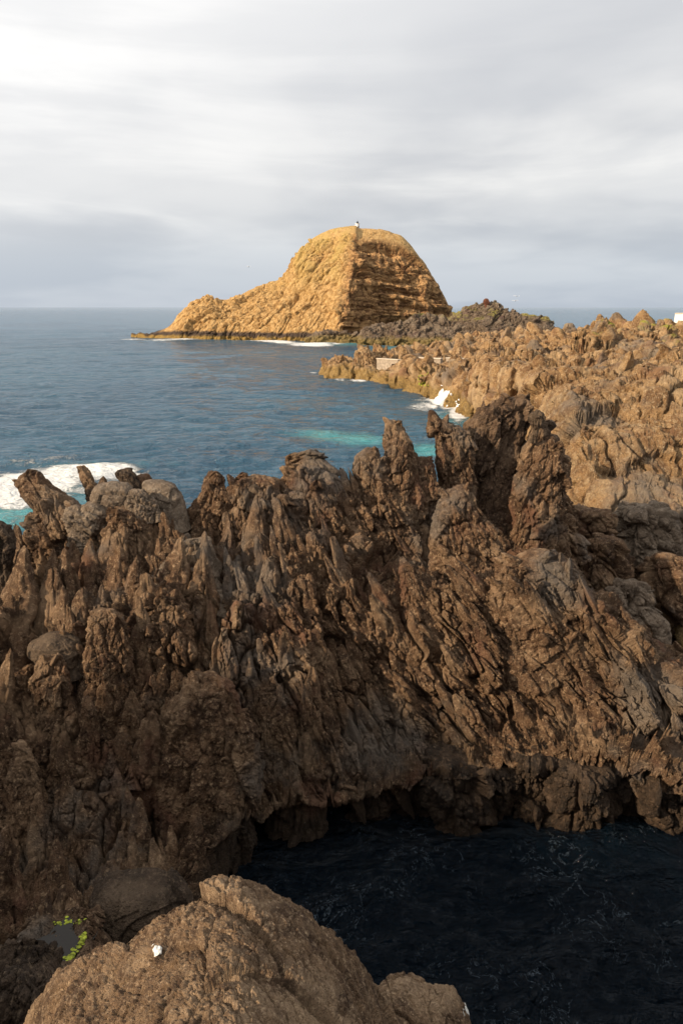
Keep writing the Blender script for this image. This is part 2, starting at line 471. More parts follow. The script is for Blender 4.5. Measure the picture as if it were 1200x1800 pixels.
# ------------------------------------------------------------------ single rocks
def crag(name, rows, Y, depth=.8, lean=0.0, label='', cat='rock', mat=None, levels=None, res=1.0, grain=(0, 0, 1), seed=0.,
         sink=.6, rough=.05, group=None, sq=2.4, kind=None, base_out=1.15, nrmax=420, spikes=1.0):
    """rows: (py, left px, right px) from the top down; Y: distance at the foot; lean: how far the top stands behind the foot"""
    n = len(rows)
    ctr, hw = [], []
    for k, (py, l, r) in enumerate(rows):
        f = 1-k/(n-1)
        yy = Y+lean*f
        c = np.array(at((l+r)/2, py, yy)); e = np.array(at(r, py, yy))
        ctr.append(c); hw.append(abs(e[0]-c[0]))
    # foot goes on into the ground
    dn = ctr[-1]-ctr[-2]; dn = dn/np.linalg.norm(dn)
    ctr.append(ctr[-1]+dn*sink+np.array([0, .1*sink, -.3*sink])); hw.append(hw[-1]*base_out)
    ctr.insert(0, ctr[0]+(ctr[0]-ctr[1])*.10/ max(.1, np.linalg.norm(ctr[0]-ctr[1]))*hw[0]*2); hw.insert(0, hw[0]*.35)
    hw = np.array(hw); ctr = np.array(ctr)
    hw = hw*.9
    hd = hw*depth
    hd = np.maximum(hd, hw.max()*depth*.25)
    hd[0] = min(hd[0], hw[0]*1.2)
    hpx = abs(rows[-1][0]-rows[0][0]); wpx = max(r-l for _, l, r in rows)
    nr = int(np.clip(hpx*1.0*res+34, 46, nrmax)); nc = int(np.clip(wpx*1.8*res+44, 56, 460))
    cc = cr(ctr, nr, 0, np.linalg.norm(np.diff(ctr, axis=0), axis=1)+1e-3)
    def lin(q):
        cum = np.concatenate([[0], np.cumsum(np.linalg.norm(np.diff(ctr, axis=0), axis=1)+1e-3)])
        return np.interp(np.linspace(0, cum[-1], nr), cum, q)
    w_, d_ = lin(hw), lin(hd)
    an = np.linspace(0, 2*np.pi, nc, endpoint=False)
    ca, sa = np.cos(an), np.sin(an)
    rad = (np.abs(ca)**sq+np.abs(sa)**sq)**(-1/sq)
    V = np.zeros((nr, nc, 3))
    V[..., 0] = cc[:, None, 0]+w_[:, None]*(ca*rad)[None]
    V[..., 1] = cc[:, None, 1]+d_[:, None]*(sa*rad)[None]
    V[..., 2] = cc[:, None, 2]
    # cap
    V = np.concatenate([np.repeat(V[:1].mean(1, keepdims=True), nc, 1), V], 0)
    N = -normals(V, True)
    o = V-np.concatenate([cc[:1], cc])[:, None, :]
    if (N*o).sum(-1).mean() < 0: N = -N
    g = np.array(grain, float); g /= np.linalg.norm(g)
    x = np.cross(g, [0, 1, 0]); x /= np.linalg.norm(x); y = np.cross(g, x)
    P = V.reshape(-1, 3).astype(f4)
    S = np.stack([P@x, P@y, P@g], 1).astype(f4)
    wm = hw.max()
    if levels is None:
        levels = [(wm*.75, 2.6, wm*.20, wm*.03), (wm*.32, 4., wm*.08, wm*.12), (wm*.13, 3.6, wm*.03, wm*.045)]
        d = wm*.16*fibre(S, wm*.40, 5, 5.5, seed)
    else: d = wm*.03*fibre(S, wm*.3, 5, 2.5, seed)
    d = d+relief(S, levels, seed=seed, P=P)
    d += wm*.16*fbm(P/(wm*.9)+seed, 3)+min(rough*wm, .035*(1+Y/40))*fbm(P/min(wm*.16, .12*(1+Y/60))+seed, 4, .66, True)
    d -= d.mean()*.8
    lw = np.clip(w_/wm*1.25, .16, 1)
    taper = np.concatenate([lw[:1]*.5, lw])
    V = V+N*(d.reshape(V.shape[:2])*taper[:, None])[..., None]
    # the object's origin at its foot
    org = cc[-1]
    sheets = [V[:, ::-1]-org]
    if name.startswith('lava_') and spikes:
        r = np.random.RandomState(int(seed)+100)
        items = []
        K = int(spikes*(5+hpx*wpx/2200.0))
        Vr = V
        for q in range(K):
            ri = int(nr*r.uniform(.04, .8)**1.25)+1; ci = r.randint(nc)
            if Vr[ri, ci, 1] > cc[min(ri, nr-1), 1]+.3*d_[min(ri, nr-1)]: ci = (ci+nc//2) % nc
            c = Vr[ri, ci]; nn_ = N[ri, ci]
            gg = g+r.normal(size=3)*.09; gg /= np.linalg.norm(gg)
            nn_ = nn_-gg*(nn_@gg); nn_ /= np.linalg.norm(nn_)+1e-6
            gg = gg+nn_*r.uniform(-.02, .14); gg /= np.linalg.norm(gg)
            wd = wm*r.uniform(.12, .30); ln = wd*r.uniform(3, 5.5)
            cap_ = (c[2]-cc[1][2])/max(gg[2], .3)     # keep the outline of the photograph
            ln = min(ln, max(.3*wm, (cc[0][2]-c[2])/.4*1.0+wd*1.3))
            items.append((c-nn_*wd*.35, gg, nn_, ln, wd, wd*r.uniform(.5, .9)))
        bl = blades(items, int(np.clip(30*res, 26, 44)), int(np.clip(24*res, 22, 34)), int(seed), 1.0)
        sheets += [b_[:, ::1]-org for b_ in bl]
    ob = multi_mesh(name, sheets, mat or M_fg)
    ob.location = org
    if kind: tag(ob, kind=kind)
    else: tag(ob, label, cat, group, 'thing')
    return ob

L, R_ = 'leaning', 0
crag('lava_crag', [(832, 40, 62), (848, 24, 92), (868, 30, 118), (890, 48, 140), (920, 52, 160), (960, 44, 178), (1000, 36, 190)], 17.3, .6, .8,
     'jagged brown crag leaning left over the white foam at the left end of the ridge', 'crag', grain=(-.62, 0, .78), seed=1, sink=1)
crag('lava_pillar', [(820, 134, 150), (832, 136, 162), (850, 144, 170), (872, 150, 182)], 18.6, .7, .3,
     'short square-topped rock pillar tilting left in front of the white foam', 'rock', grain=(-.4, 0, .9), seed=2)
crag('boulder', [(827, 205, 232), (836, 203, 240), (850, 208, 246), (872, 214, 252)], 18.3, .9, .2,
     'rough dark red-brown knob of rock on the ridge right of the short tilted pillar', 'boulder', seed=3, mat=M_dark, grain=(-.3, 0, .8))
crag('boulder', [(836, 240, 262), (848, 240, 268), (870, 238, 276)], 18.6, .9, .2,
     'small dark pointed rock tucked against the right side of the red-brown knob', 'boulder', seed=4, grain=(-.6, 0, .6))
crag('boulder', [(852, 172, 226), (862, 160, 236), (876, 160, 238), (890, 168, 230)], 17.4, .8, .3,
     'smooth rounded tan boulder lying below the dark knob on the ridge', 'boulder', seed=5, mat=M_fgtan, levels=[(.8, 1.5, .08, .02)], sink=.3)
crag('boulder', [(848, 252, 296), (858, 250, 316), (872, 254, 328), (888, 256, 330), (898, 258, 330)], 17.6, .8, .3,
     'long smooth tan boulder sloping down to the right against the blue sea', 'boulder', seed=6, mat=M_fgtan, levels=[(.8, 1.5, .1, .02)], sink=.4)
crag('boulder', [(862, 225, 252), (872, 222, 266), (890, 222, 280)], 17.0, .7, .2,
     'small angular grey-tan rock wedged between the two smooth tan boulders', 'boulder', seed=7, mat=M_fgtan, sink=.3)
crag('lava_crag', [(896, 190, 236), (912, 182, 262), (940, 180, 278), (980, 186, 292)], 16.6, .8, .3,
     'reddish brown columnar crag standing below the smooth tan boulders', 'crag', seed=8, grain=(-.15, 0, 1))
crag('boulder', [(888, 138, 176), (902, 118, 186), (925, 112, 188), (950, 120, 180)], 16.8, .8, .3,
     'pale tan slab of rock right of the left-leaning crag', 'boulder', seed=9, mat=M_fgtan, grain=(-.8, 0, .5), sink=.5)
crag('boulder', [(920, -30, 8), (940, -40, 24), (970, -40, 30), (1000, -40, 22)], 15.6, .8, .2,
     'dark rounded boulder cut by the left edge of the picture beside the sea', 'boulder', seed=10, mat=M_dark, sink=.7)
crag('lava_crag', [(833, 370, 384), (848, 362, 394), (870, 345, 402), (900, 325, 410), (940, 330, 420)], 17.8, .7, .4,
     'slim pointed dark brown crag right of the long tan boulder', 'crag', seed=11, grain=(.2, 0, 1))
crag('lava_crag', [(840, 425, 470), (850, 402, 486), (880, 390, 496), (920, 385, 505), (960, 380, 515)], 17.8, .6, .5,
     'broad low stepped brown crag right of the slim dark spire', 'crag', seed=12, grain=(-.2, 0, 1))
crag('lava_crag', [(804, 534, 552), (816, 516, 572), (840, 498, 592), (870, 486, 612), (910, 478, 640), (960, 470, 660)], 18.0, .6, .8,
     'triangular ribbed crag forming a wide peak against the sea left of the tall split spire', 'crag', seed=13, grain=(-.35, 0, 1), sink=1)
crag('lava_crag', [(790, 640, 664), (806, 616, 672), (835, 612, 690), (880, 614, 720), (930, 620, 740)], 18.6, .6, .7,
     'blocky shoulder of rock leaning on the left side of the tall grey-brown spire', 'crag', seed=14, grain=(-.2, 0, 1))
crag('lava_spire', [(741, 682, 696), (756, 675, 712), (780, 672, 726), (806, 668, 738), (840, 668, 746), (880, 660, 756), (930, 650, 770)], 18.9, .6, .8,
     'tall blunt spire of rock with turquoise water behind its foot', 'rock spire', seed=15, grain=(.12, 0, 1), sink=1)
crag('lava_crag', [(806, 728, 760), (822, 722, 768), (850, 722, 772), (890, 724, 780)], 19.2, .7, .4,
     'short squarish rock between the two tall spires', 'crag', seed=16)
crag('lava_spire', [(722, 753, 761), (738, 752, 776), (752, 752, 815), (765, 754, 834), (790, 757, 838), (820, 760, 838), (850, 763, 838), (890, 762, 838)], 19.8, .45, .5,
     'axe-shaped spire with a sharp left horn and a broad flat shoulder', 'rock spire', seed=17, grain=(-.2, 0, 1), sink=1)
crag('lava_spire', [(700, 880, 932), (714, 838, 942), (732, 822, 946), (750, 814, 930), (790, 820, 915), (840, 828, 905), (900, 830, 900), (950, 830, 900)], 20.6, .5, .8,
     'tallest darkest crag of the foreground ridge with a ragged overhanging top', 'rock spire', seed=18, mat=M_tall, grain=(.3, 0, 1), sink=1, rough=.09)
crag('boulder', [(722, 938, 950), (732, 926, 958), (744, 928, 956), (756, 934, 946)], 20.4, .8, .1,
     'small dark knob of rock jutting right from the tallest dark crag', 'rock', seed=19, mat=M_dark, sink=.3)
crag('lava_crag', [(745, 940, 960), (762, 926, 978), (790, 912, 990), (830, 900, 996), (880, 892, 1000), (920, 886, 1004)], 20.2, .55, .8,
     'broad ribbed brown slab against the right side of the tallest dark crag', 'crag', seed=20, grain=(.35, 0, 1), sink=1)
crag('lava_crag', [(853, 800, 826), (870, 776, 838), (900, 756, 856), (940, 754, 874), (980, 758, 888), (1030, 762, 900)], 17.0, .6, 1.0,
     'pale brown ribbed crag with a white splash in front of the tall spires', 'crag', seed=21, grain=(-.25, 0, 1), sink=.8)
crag('lava_crag', [(990, 706, 722), (1005, 700, 738), (1030, 700, 752), (1070, 702, 765), (1100, 705, 770)], 15.6, .6, .5,
     'small pale pointed slab leaning left in the middle of the ribbed slope', 'crag', seed=22, grain=(-.45, 0, 1))
crag('lava_crag', [(974, 905, 985), (990, 880, 1010), (1020, 862, 1032), (1060, 856, 1038), (1110, 858, 1042), (1160, 865, 1052), (1220, 880, 1060)], 14.9, .4, .9,
     'large smooth-faced block with a straight right edge above the dark gully', 'crag', seed=23, grain=(-.5, 0, 1), sink=.8,
     levels=[(1.2, 2, .14, .0), (.45, 3.5, .08, .06), (.18, 3, .03, .02)])
crag('lava_crag', [(945, 345, 372), (960, 300, 378), (985, 272, 384), (1010, 262, 392), (1040, 262, 400)], 15.6, .5, .9,
     'pale tan wedge with a white stain on top in the left slope', 'crag', seed=24, mat=M_fgtan, grain=(-.7, 0, .6),
     levels=[(.9, 2, .12, .03), (.3, 2.5, .05, .02)])
crag('lava_column', [(1188, 340, 392), (1204, 312, 416), (1240, 292, 436), (1290, 280, 450), (1350, 272, 456), (1410, 272, 460), (1480, 290, 462), (1530, 310, 450)], 12.1, .5, .9,
     'big round-topped brown column at the centre left above the near boulder', 'rock column', seed=25, grain=(.08, 0, 1), sink=1,
     levels=[(1.3, 2, .16, .0), (.5, 2.2, .10, .05), (.2, 2, .05, .02), (.09, 1.6, .02, .008)])
crag('lava_column', [(1118, 500, 545), (1130, 486, 566), (1160, 484, 584), (1200, 486, 592), (1250, 492, 600)], 14.1, .5, .5,
     'smooth-sided pale brown block standing right of and above the big round-topped column', 'rock column', seed=26, grain=(.1, 0, 1),
     levels=[(.9, 2, .10, .0), (.35, 2.4, .05, .04), (.14, 2, .02, .01)])
crag('lava_column', [(1210, 456, 476), (1226, 452, 492), (1270, 452, 510), (1340, 456, 530), (1410, 462, 560)], 13.0, .5, .6,
     'narrow ribbed column directly right of the big round-topped column', 'rock column', seed=27, grain=(.1, 0, 1))
crag('lava_column', [(1076, 160, 214), (1090, 152, 226), (1130, 148, 232), (1180, 146, 236), (1240, 140, 238), (1300, 136, 240)], 13.1, .5, .7,
     'flat-topped pale grey-brown column at the left below the rounded hollow', 'rock column', seed=28, grain=(-.05, 0, 1))
crag('lava_column', [(1020, 236, 268), (1036, 228, 296), (1080, 224, 330), (1140, 222, 345), (1200, 222, 330)], 14.0, .5, .8,
     'wide pillar of ribbed rock right of and higher than the flat-topped pale column', 'rock column', seed=29, grain=(0, 0, 1))
crag('lava_column', [(1142, 84, 100), (1156, 68, 112), (1190, 60, 124), (1240, 58, 132), (1300, 56, 140)], 12.8, .5, .7,
     'slender pointed column left of the flat-topped pale column', 'rock column', seed=30, grain=(.12, 0, 1))
crag('lava_column', [(1305, 28, 44), (1324, 22, 58), (1370, 10, 72), (1440, 0, 84), (1520, -6, 100)], 11.2, .5, .7,
     'smooth rounded fin of rock low down at the left edge', 'rock column', seed=31, grain=(-.1, 0, 1))
crag('lava_column', [(1225, 146, 158), (1245, 142, 168), (1290, 138, 176), (1350, 134, 184), (1410, 130, 190)], 12.2, .5, .4,
     'thin knobbly rib below the flat-topped pale column', 'rock column', seed=32, grain=(0, 0, 1))
crag('boulder', [(1120, 64, 120), (1130, 48, 140), (1146, 48, 146), (1158, 60, 140)], 13.6, .7, .2,
     'flat dark smooth boulder lying in the hollow left of the flat-topped column', 'boulder', seed=33, mat=M_dark, levels=[(.8, 1.5, .06, .02)], sink=.3)
crag('boulder', [(1540, 215, 270), (1556, 176, 310), (1590, 154, 336), (1630, 146, 340), (1680, 142, 320)], 9.2, .6, .5,
     'smooth dark brown boulder just behind the top left of the near boulder', 'boulder', seed=34, mat=M_dark, levels=[(1, 1.5, .1, .02), (.4, 1.5, .03, .01)], sink=.8)
crag('boulder', [(1570, 90, 130), (1585, 78, 146), (1610, 74, 150), (1632, 80, 146)], 9.6, .6, .3,
     'small dark rock behind the little algae-rimmed pool', 'boulder', seed=35, mat=M_dark, sink=.4)
crag('boulder', [(1676, 10, 80), (1692, -30, 118), (1730, -50, 128), (1790, -60, 120)], 6.6, .6, .4,
     'dark red-brown rock in the bottom left corner', 'boulder', seed=36, mat=M_dark, sink=.8)
crag('lava_crag', [(1092, 1075, 1100), (1112, 1058, 1130), (1150, 1050, 1160), (1200, 1046, 1190), (1260, 1040, 1210)], 14.6, .4, .6,
     'ridge of brown rock descending to the right beside the dark hole', 'crag', seed=37, grain=(-.6, 0, 1))
# rounded rocks in the gully on the right
for k, (px, py, w, h, Y, lab) in enumerate([
    (1050, 925, 60, 60, 23.0, 'rounded brown rock at the head of the gully below the pale cliff'),
    (1135, 930, 95, 80, 24.0, 'largest rounded brown boulder in the gully under the pale cliff'),
    (1060, 985, 70, 75, 21.5, 'tall rounded brown rock in the middle of the gully'),
    (1170, 1020, 80, 90, 21.5, 'brown boulder near the right edge above the dark hole'),
    (1110, 1060, 85, 80, 20.0, 'brown boulder low in the gully left of the dark hole'),
    (1185, 905, 60, 45, 26.0, 'angular grey rock at the right edge below the pale cliff'),
    (1000, 940, 60, 70, 21.5, 'brown rock between the ribbed slab and the gully')]):
    crag('boulder', [(py-h*.5, px-w*.22, px+w*.2), (py-h*.36, px-w*.42, px+w*.4), (py, px-w*.5, px+w*.5), (py+h*.5, px-w*.52, px+w*.5)],
         Y, .8, .3, lab, 'boulder', seed=40+k, sink=.7, sq=3.4, grain=(-.4, .1, .8), mat=(M_fg, M_fgtan, M_fg)[k % 3],
         levels=[(1.1, 1.8, .55, .10), (.45, 2.2, .20, .16), (.17, 2.2, .06, .06)])
# lobes hanging under the overhang
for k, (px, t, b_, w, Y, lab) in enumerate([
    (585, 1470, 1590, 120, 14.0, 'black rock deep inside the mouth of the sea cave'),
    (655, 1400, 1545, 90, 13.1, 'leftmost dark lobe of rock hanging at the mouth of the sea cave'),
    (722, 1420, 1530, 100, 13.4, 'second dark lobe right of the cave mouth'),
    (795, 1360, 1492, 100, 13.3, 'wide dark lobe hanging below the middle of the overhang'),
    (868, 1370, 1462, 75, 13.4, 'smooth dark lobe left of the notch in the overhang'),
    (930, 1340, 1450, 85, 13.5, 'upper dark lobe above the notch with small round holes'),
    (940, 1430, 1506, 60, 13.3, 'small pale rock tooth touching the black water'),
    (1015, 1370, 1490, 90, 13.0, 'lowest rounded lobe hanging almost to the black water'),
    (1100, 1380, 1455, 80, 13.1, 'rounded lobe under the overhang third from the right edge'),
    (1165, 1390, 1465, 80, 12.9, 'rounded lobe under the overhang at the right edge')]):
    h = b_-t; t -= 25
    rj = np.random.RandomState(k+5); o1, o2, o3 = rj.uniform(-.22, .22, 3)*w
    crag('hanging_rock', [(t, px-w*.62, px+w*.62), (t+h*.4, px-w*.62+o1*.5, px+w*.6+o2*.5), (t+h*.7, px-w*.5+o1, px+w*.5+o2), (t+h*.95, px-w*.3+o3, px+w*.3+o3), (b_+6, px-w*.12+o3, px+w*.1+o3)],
         Y+(.55 if px > 750 else 1.25), 1.0, -.35, lab, 'rock', seed=60+k, sink=.1, base_out=.3, mat=M_wet_shade,
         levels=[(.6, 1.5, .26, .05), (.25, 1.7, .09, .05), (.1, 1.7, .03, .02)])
print('crags', time.time()-T0)

# ------------------------------------------------------------------ the two near boulders and the shore the viewer stands on
def loft_rock(name, ctrl, nr, nc, levels, grain, mat, label, cat, seed=0, extra=None, rw=None, kind=None, fine=.02, fs=8.):
    V = loft(ctrl, nr, nc, rw)
    N = normals(V)
    if N[..., 2].mean() < 0: N = -N
    P = V.reshape(-1, 3).astype(f4)
    g = np.array(grain, float); g /= np.linalg.norm(g)
    x = np.cross(g, [0, 0, 1.]); x /= np.linalg.norm(x); y = np.cross(g, x)
    S = np.stack([P@x, P@y, P@g], 1).astype(f4)
    d = relief(S, levels, P=P, seed=seed)
    d += fine*fbm(S*np.array([fs, fs, fs*.45], f4)+seed, 5, .62, True)
    if extra is not None: d += extra(P)
    V = V+N*d.reshape(V.shape[:2])[..., None]
    ob = grid_mesh(name, V, mat=mat)
    me = ob.data
    org = V.reshape(-1, 3).mean(0); org[2] = V[..., 2].min()
    me.vertices.foreach_set('co', (V.reshape(-1, 3)-org).reshape(-1).astype(f4)); me.update()
    ob.location = org
    if kind: tag(ob, kind=kind)
    else: tag(ob, label, cat, None, 'thing')
    return ob, V

px_c = [-40, 35, 105, 205, 320, 415, 480, 548, 620, 668, 700]
sil = [1900, 1800, 1708, 1652, 1580, 1560, 1582, 1612, 1662, 1730, 1830]
g = []
top = [at(p, y, 3.7-.0003*abs(p-415)) for p, y in zip(px_c, sil)]
cxm = top[5][0]
g.append([(x*1.05, 4.1, 5.5) for x, y, z in top])
g.append([(x, y+.32, z-.75) for x, y, z in top])
g.append([(x, y+.10, z-.14) for x, y, z in top])
g.append(top)
g.append([at(p+(10 if p > 415 else 0), y+70, 3.25) for p, y in zip(px_c, sil)])
g.append([at(p+(18 if p > 415 else -6), y+170, 2.75) for p, y in zip(px_c, sil)])
g.append([at(p+(28 if p > 415 else -12), y+300, 2.3) for p, y in zip(px_c, sil)])
g.append([at(p+(28 if p > 415 else -30), y+480, 1.9) for p, y in zip(px_c, sil)])
g.append([(x, 1.5, 7.0) for x, y, z in top])
nb, NBV = loft_rock('boulder', g, 700, 700, [(.9, 2., .10, .02), (.25, 2.6, .018, .010), (.07, 3., .016, .012), (.03, 2.2, .009, .006)], (.42, -.7, -.5), M_near,
          'large pitted brown boulder filling the bottom left foreground with a white dropping on it', 'boulder', seed=3.3,
          rw=[.2, .4, .3, .3, 1, 1.1, .7, .3], fine=.009, fs=16.)
px_c = [640, 668, 700, 740, 790, 815, 832, 850]
sil = [1785, 1738, 1726, 1732, 1736, 1758, 1796, 1868]
top = [at(p, y, 4.6) for p, y in zip(px_c, sil)]
g = [[(x, 5.3, z-2.6) for x, y, z in top], [(x, y+.22, z-.35) for x, y, z in top], top,
     [at(p+2, y+50, 4.3) for p, y in zip(px_c, sil)], [at(p+6, y+130, 3.95) for p, y in zip(px_c, sil)], [at(p+6, y+260, 3.6) for p, y in zip(px_c, sil)],
     [(x, 3.4, z-3) for x, y, z in top]]
sb, SBV = loft_rock('boulder', g, 420, 420, [(.5, 1.5, .06, .02), (.13, 1.4, .022, .012), (.05, 1.4, .009, .005)], (.3, -.6, -.6), M_near,
          'smaller flat-topped brown boulder wedged right of the large near boulder above the black water', 'boulder', seed=7.1, rw=[.3, .4, .6, 1, .8, .3], fine=.012, fs=14.)

# shore under and behind the viewer: it shades the pool
xs = [-45, -30, -20, -12, -7, -4, -1.5, 1, 4, 8, 14, 22, 34]
prof = []
for k, x in enumerate(xs):
    lft = max(0, min(1, (-x-3)/6))
    prof.append([(x, -40, 15), (x, -22, 14), (x, -10, 12.2), (x, -3, 11.0), (x, .2-.5*lft, 10.2-.4*lft), (x, 1.0, 9.3-1.2*lft), (x, 1.6+.4*lft, 7.5), (x, 2.2+.8*lft, 5.2), (x, 2.3+1.5*lft, 2.0), (x, 2.6+2*lft, -3)])
g = np.array(prof).transpose(1, 0, 2)
loft_rock('unseen_rock', g, 260, 500, [(2.2, 2, .35, .15), (.8, 2, .15, .08), (.3, 2, .05, .02)], (0, -.6, -.8), M_fg, None, None, seed=9, kind='structure', rw=[1, 1, 1, .7, .5, .5, .5, .6, .6])
g = []  # added bluff out of view, shaped to shade the lower wall and pool
for x, hh in ((-80, 20), (-65, 21), (-54, 22), (-47, 20.5), (-41, 21.5), (-37, 20.5), (-35, 13), (-33.5, 3)):
    g.append([(x, -40, 12), (x, -22, hh+1), (x, -14, hh+.5), (x-1, -8, hh), (x-1, -4.5, hh*.96), (x-1, -2.5, hh*.5), (x-1, 0, -3)])
loft_rock('unseen_rock', np.array(g).transpose(1, 0, 2), 120, 240, [(2.6, 2, .7, .2), (1.1, 2, .3, .1)], (0, -.6, -.8), M_fg, None, None, seed=14, kind='structure')
print('near', time.time()-T0)

# ------------------------------------------------------------------ mid headland (height field with steep shores)
coast = [(9.5, 18), (10, 25), (10.6, 32), (11.5, 45), (12.5, 60), (13.0, 75), (13.4, 84), (9.5, 96), (7.2, 104), (3, 114), (-3.6, 124), (-5.2, 128.5),
         (-3.0, 134), (2, 140), (9, 146), (17, 152), (24, 158), (30, 176), (44, 205), (62, 215), (76, 200), (90, 160), (100, 110), (95, 60), (70, 18), (40, 6), (18, 10)]
def sdist(X, Y, poly):
    d = np.full(X.shape, 1e9); inside = np.zeros(X.shape, bool)
    n = len(poly)
    for i in range(n):
        x0, y0 = poly[i]; x1, y1 = poly[(i+1) % n]
        ex, ey = x1-x0, y1-y0
        t = np.clip(((X-x0)*ex+(Y-y0)*ey)/(ex*ex+ey*ey), 0, 1)
        d = np.minimum(d, (X-x0-t*ex)**2+(Y-y0-t*ey)**2)
        c = (y0 > Y) != (y1 > Y)
        inside ^= c & (X < (x1-x0)*(Y-y0)/((y1-y0) if y1 != y0 else 1e-9)+x0)
    d = np.sqrt(d)
    return np.where(inside, d, -d)
# survey heights (px, py, Y)
ctl = [(1010, 930, 27), (1100, 930, 29), (1200, 960, 28), (1400, 1000, 28),
       (960, 800, 34), (1000, 850, 33), (1100, 850, 34), (1200, 850, 34), (1400, 850, 34),
       (960, 740, 38), (1040, 740, 38.5), (1130, 740, 38.5), (1200, 735, 38.5), (1400, 730, 38),
       (900, 700, 48), (960, 680, 44), (1040, 680, 44), (1130, 665, 43), (1200, 650, 43), (1400, 630, 42),
       (840, 665, 62), (900, 655, 58), (1000, 652, 56), (1100, 648, 54), (1200, 632, 52), (1400, 615, 52),
       (820, 655, 76), (880, 640, 74), (960, 645, 72), (1050, 632, 72), (1140, 606, 72), (1200, 600, 70), (1400, 595, 70),
       (760, 655, 98), (820, 646, 92), (900, 642, 90), (960, 634, 92), (1040, 600, 90), (1100, 592, 90), (1200, 588, 90), (1400, 585, 90),
       (620, 642, 124), (660, 650, 118), (700, 649, 112), (760, 646, 110), (820, 640, 115), (880, 625, 118), (940, 612, 120), (1000, 602, 120), (1060, 580, 112), (1120, 580, 112), (1200, 580, 115), (1400, 580, 110),
       (590, 645, 129), (680, 628, 132), (740, 623, 138), (800, 606, 146), (850, 603, 150), (920, 598, 155), (970, 585, 160), (1030, 590, 160), (1200, 590, 160)]
cp = np.array([at(*c) for c in ctl])
def land_z(X, Y):
    lx, ly = X/Y, np.log(Y)*1.2
    cx_, cy_ = cp[:, 0]/cp[:, 1], np.log(cp[:, 1])*1.2
    num = 0; den = 0
    for k in range(len(cp)):
        w = 1/((lx-cx_[k])**2+(ly-cy_[k])**2+.0012)**2
        num = num+w*cp[k, 2]; den = den+w
    return num/den
def headland():
    az = np.linspace(-.06, .80, 1150)
    Ys = np.exp(np.linspace(math.log(17), math.log(222), 700))
    A_, Y_ = np.meshgrid(az, Ys)
    X_ = A_*Y_
    d = sdist(X_, Y_, coast)
    P = np.stack([X_, Y_, np.zeros_like(X_)], -1).reshape(-1, 3).astype(f4)
    wob = fbm(P*.12+4, 4, .55).reshape(X_.shape)*2.0+fbm(P*.6, 3).reshape(X_.shape)*.6
    d = d+wob*np.clip(Y_/60, .4, 1)
    lz = land_z(X_, Y_)
    sh = ss(-.6, 2.6, d)
    z = -2.5+(lz+2.5)*sh
    # spiky weathered lava
    zone = np.zeros_like(X_)
    pxg, pyg = px_of(np.stack([X_, Y_, lz], -1))
    zone = ss(78, 105, Y_)*(.45+.55*ss(800, 900, pxg))+.10*ss(40, 60, Y_)
    zone *= ss(0, 3, d)
    sp = np.zeros_like(X_)
    for (cs, am, kx) in ((6.5, 3.6, .8), (3.2, 2.0, .9), (1.4, .9, .9)):
        Q = np.stack([X_/cs+.3*wob, Y_/(cs*kx)], -1).reshape(-1, 2)
        F1, F2, ID, VV = worley(Q)
        r = RT[ID]
        s = np.clip(1-F1*(1.0+.5*r[:, 0]), 0, 1)**1.0*(.25+.75*r[:, 2])+.35*np.clip((F2-F1), 0, .35)
        sp += am*(s-.28).reshape(X_.shape)
    hi_ = .62+.3*ss(1010, 1060, pxg)
    z = z+zone*(sp-1.25)*np.clip(Y_/100, .5, 1.1)*hi_
    # blocky ground everywhere
    Pz = np.stack([X_, Y_, z], -1).reshape(-1, 3).astype(f4)
    z = z+(fbm(Pz*.35, 4, .55, True).reshape(X_.shape)*.35)*sh*np.clip(Y_/40, .7, 1.6)
    z = np.minimum(z, H-(.040-.010*ss(1010, 1060, pxg))*Y_+.35*sp)
    # resample every column by visible arc length
    nr = 900
    out = np.zeros((nr, len(az), 3))
    dy = np.diff(Y_[:, 0])
    SS = np.sqrt(dy[:, None]**2+1.6*np.diff(z, axis=0)**2)/Ys[1:, None]+.0008
    ker = np.hanning(33); ker /= ker.sum()
    SS = np.apply_along_axis(lambda v: np.convolve(np.pad(v, 16, 'edge'), ker, 'valid'), 1, SS)
    for j in range(len(az)):
        zz = z[:, j]
        cum = np.concatenate([[0], np.cumsum(SS[:, j])])
        t = np.interp(np.linspace(0, cum[-1], nr), cum, np.arange(len(Ys)))
        k = np.minimum(t.astype(int), len(Ys)-2); f = t-k
        yy = Ys[k]*(1-f)+Ys[k+1]*f
        out[:, j, 0] = az[j]*yy; out[:, j, 1] = yy; out[:, j, 2] = zz[k]*(1-f)+zz[k+1]*f
    out = np.stack([cr_s(out[..., c]) for c in range(3)], -1)
    return out
def cr_s(a):   # light smoothing across columns
    b = a.copy(); b[:, 1:-1] = (a[:, :-2]+2*a[:, 1:-1]+a[:, 2:])/4
    return b
V = headland()
print('headland h', time.time()-T0)
N = normals(V)
if N[..., 2].mean() < 0: N = -N
P = V.reshape(-1, 3).astype(f4)
g = np.array([-.35, .25, .9]); g /= np.linalg.norm(g)
x = np.cross(g, [0, 1, 0]); x /= np.linalg.norm(x); y = np.cross(g, x)
S = np.stack([P@x, P@y, P@g], 1).astype(f4)
dist = P[:, 1]
d = relief(S, [(4.2, 1.8, .85, .35), (1.7, 2.3, .36, .50)], P=P, seed=5., warp=.35)+.35*fibre(S, 2.2, 5, 3.5, 4.)+.15
d2 = relief(S, [(.6, 1.8, .10, .08)], P=P, seed=6.)
d3 = fbm(P*2.2+2, 5, .6, True)*.10
d = d*np.clip(dist/60, .75, 1.3)+d2*ss(90, 50, dist)+d3
V = V+N*d.reshape(V.shape[:2])[..., None]
HLV = V.copy()
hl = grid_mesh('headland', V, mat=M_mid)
tag(hl, kind='structure')
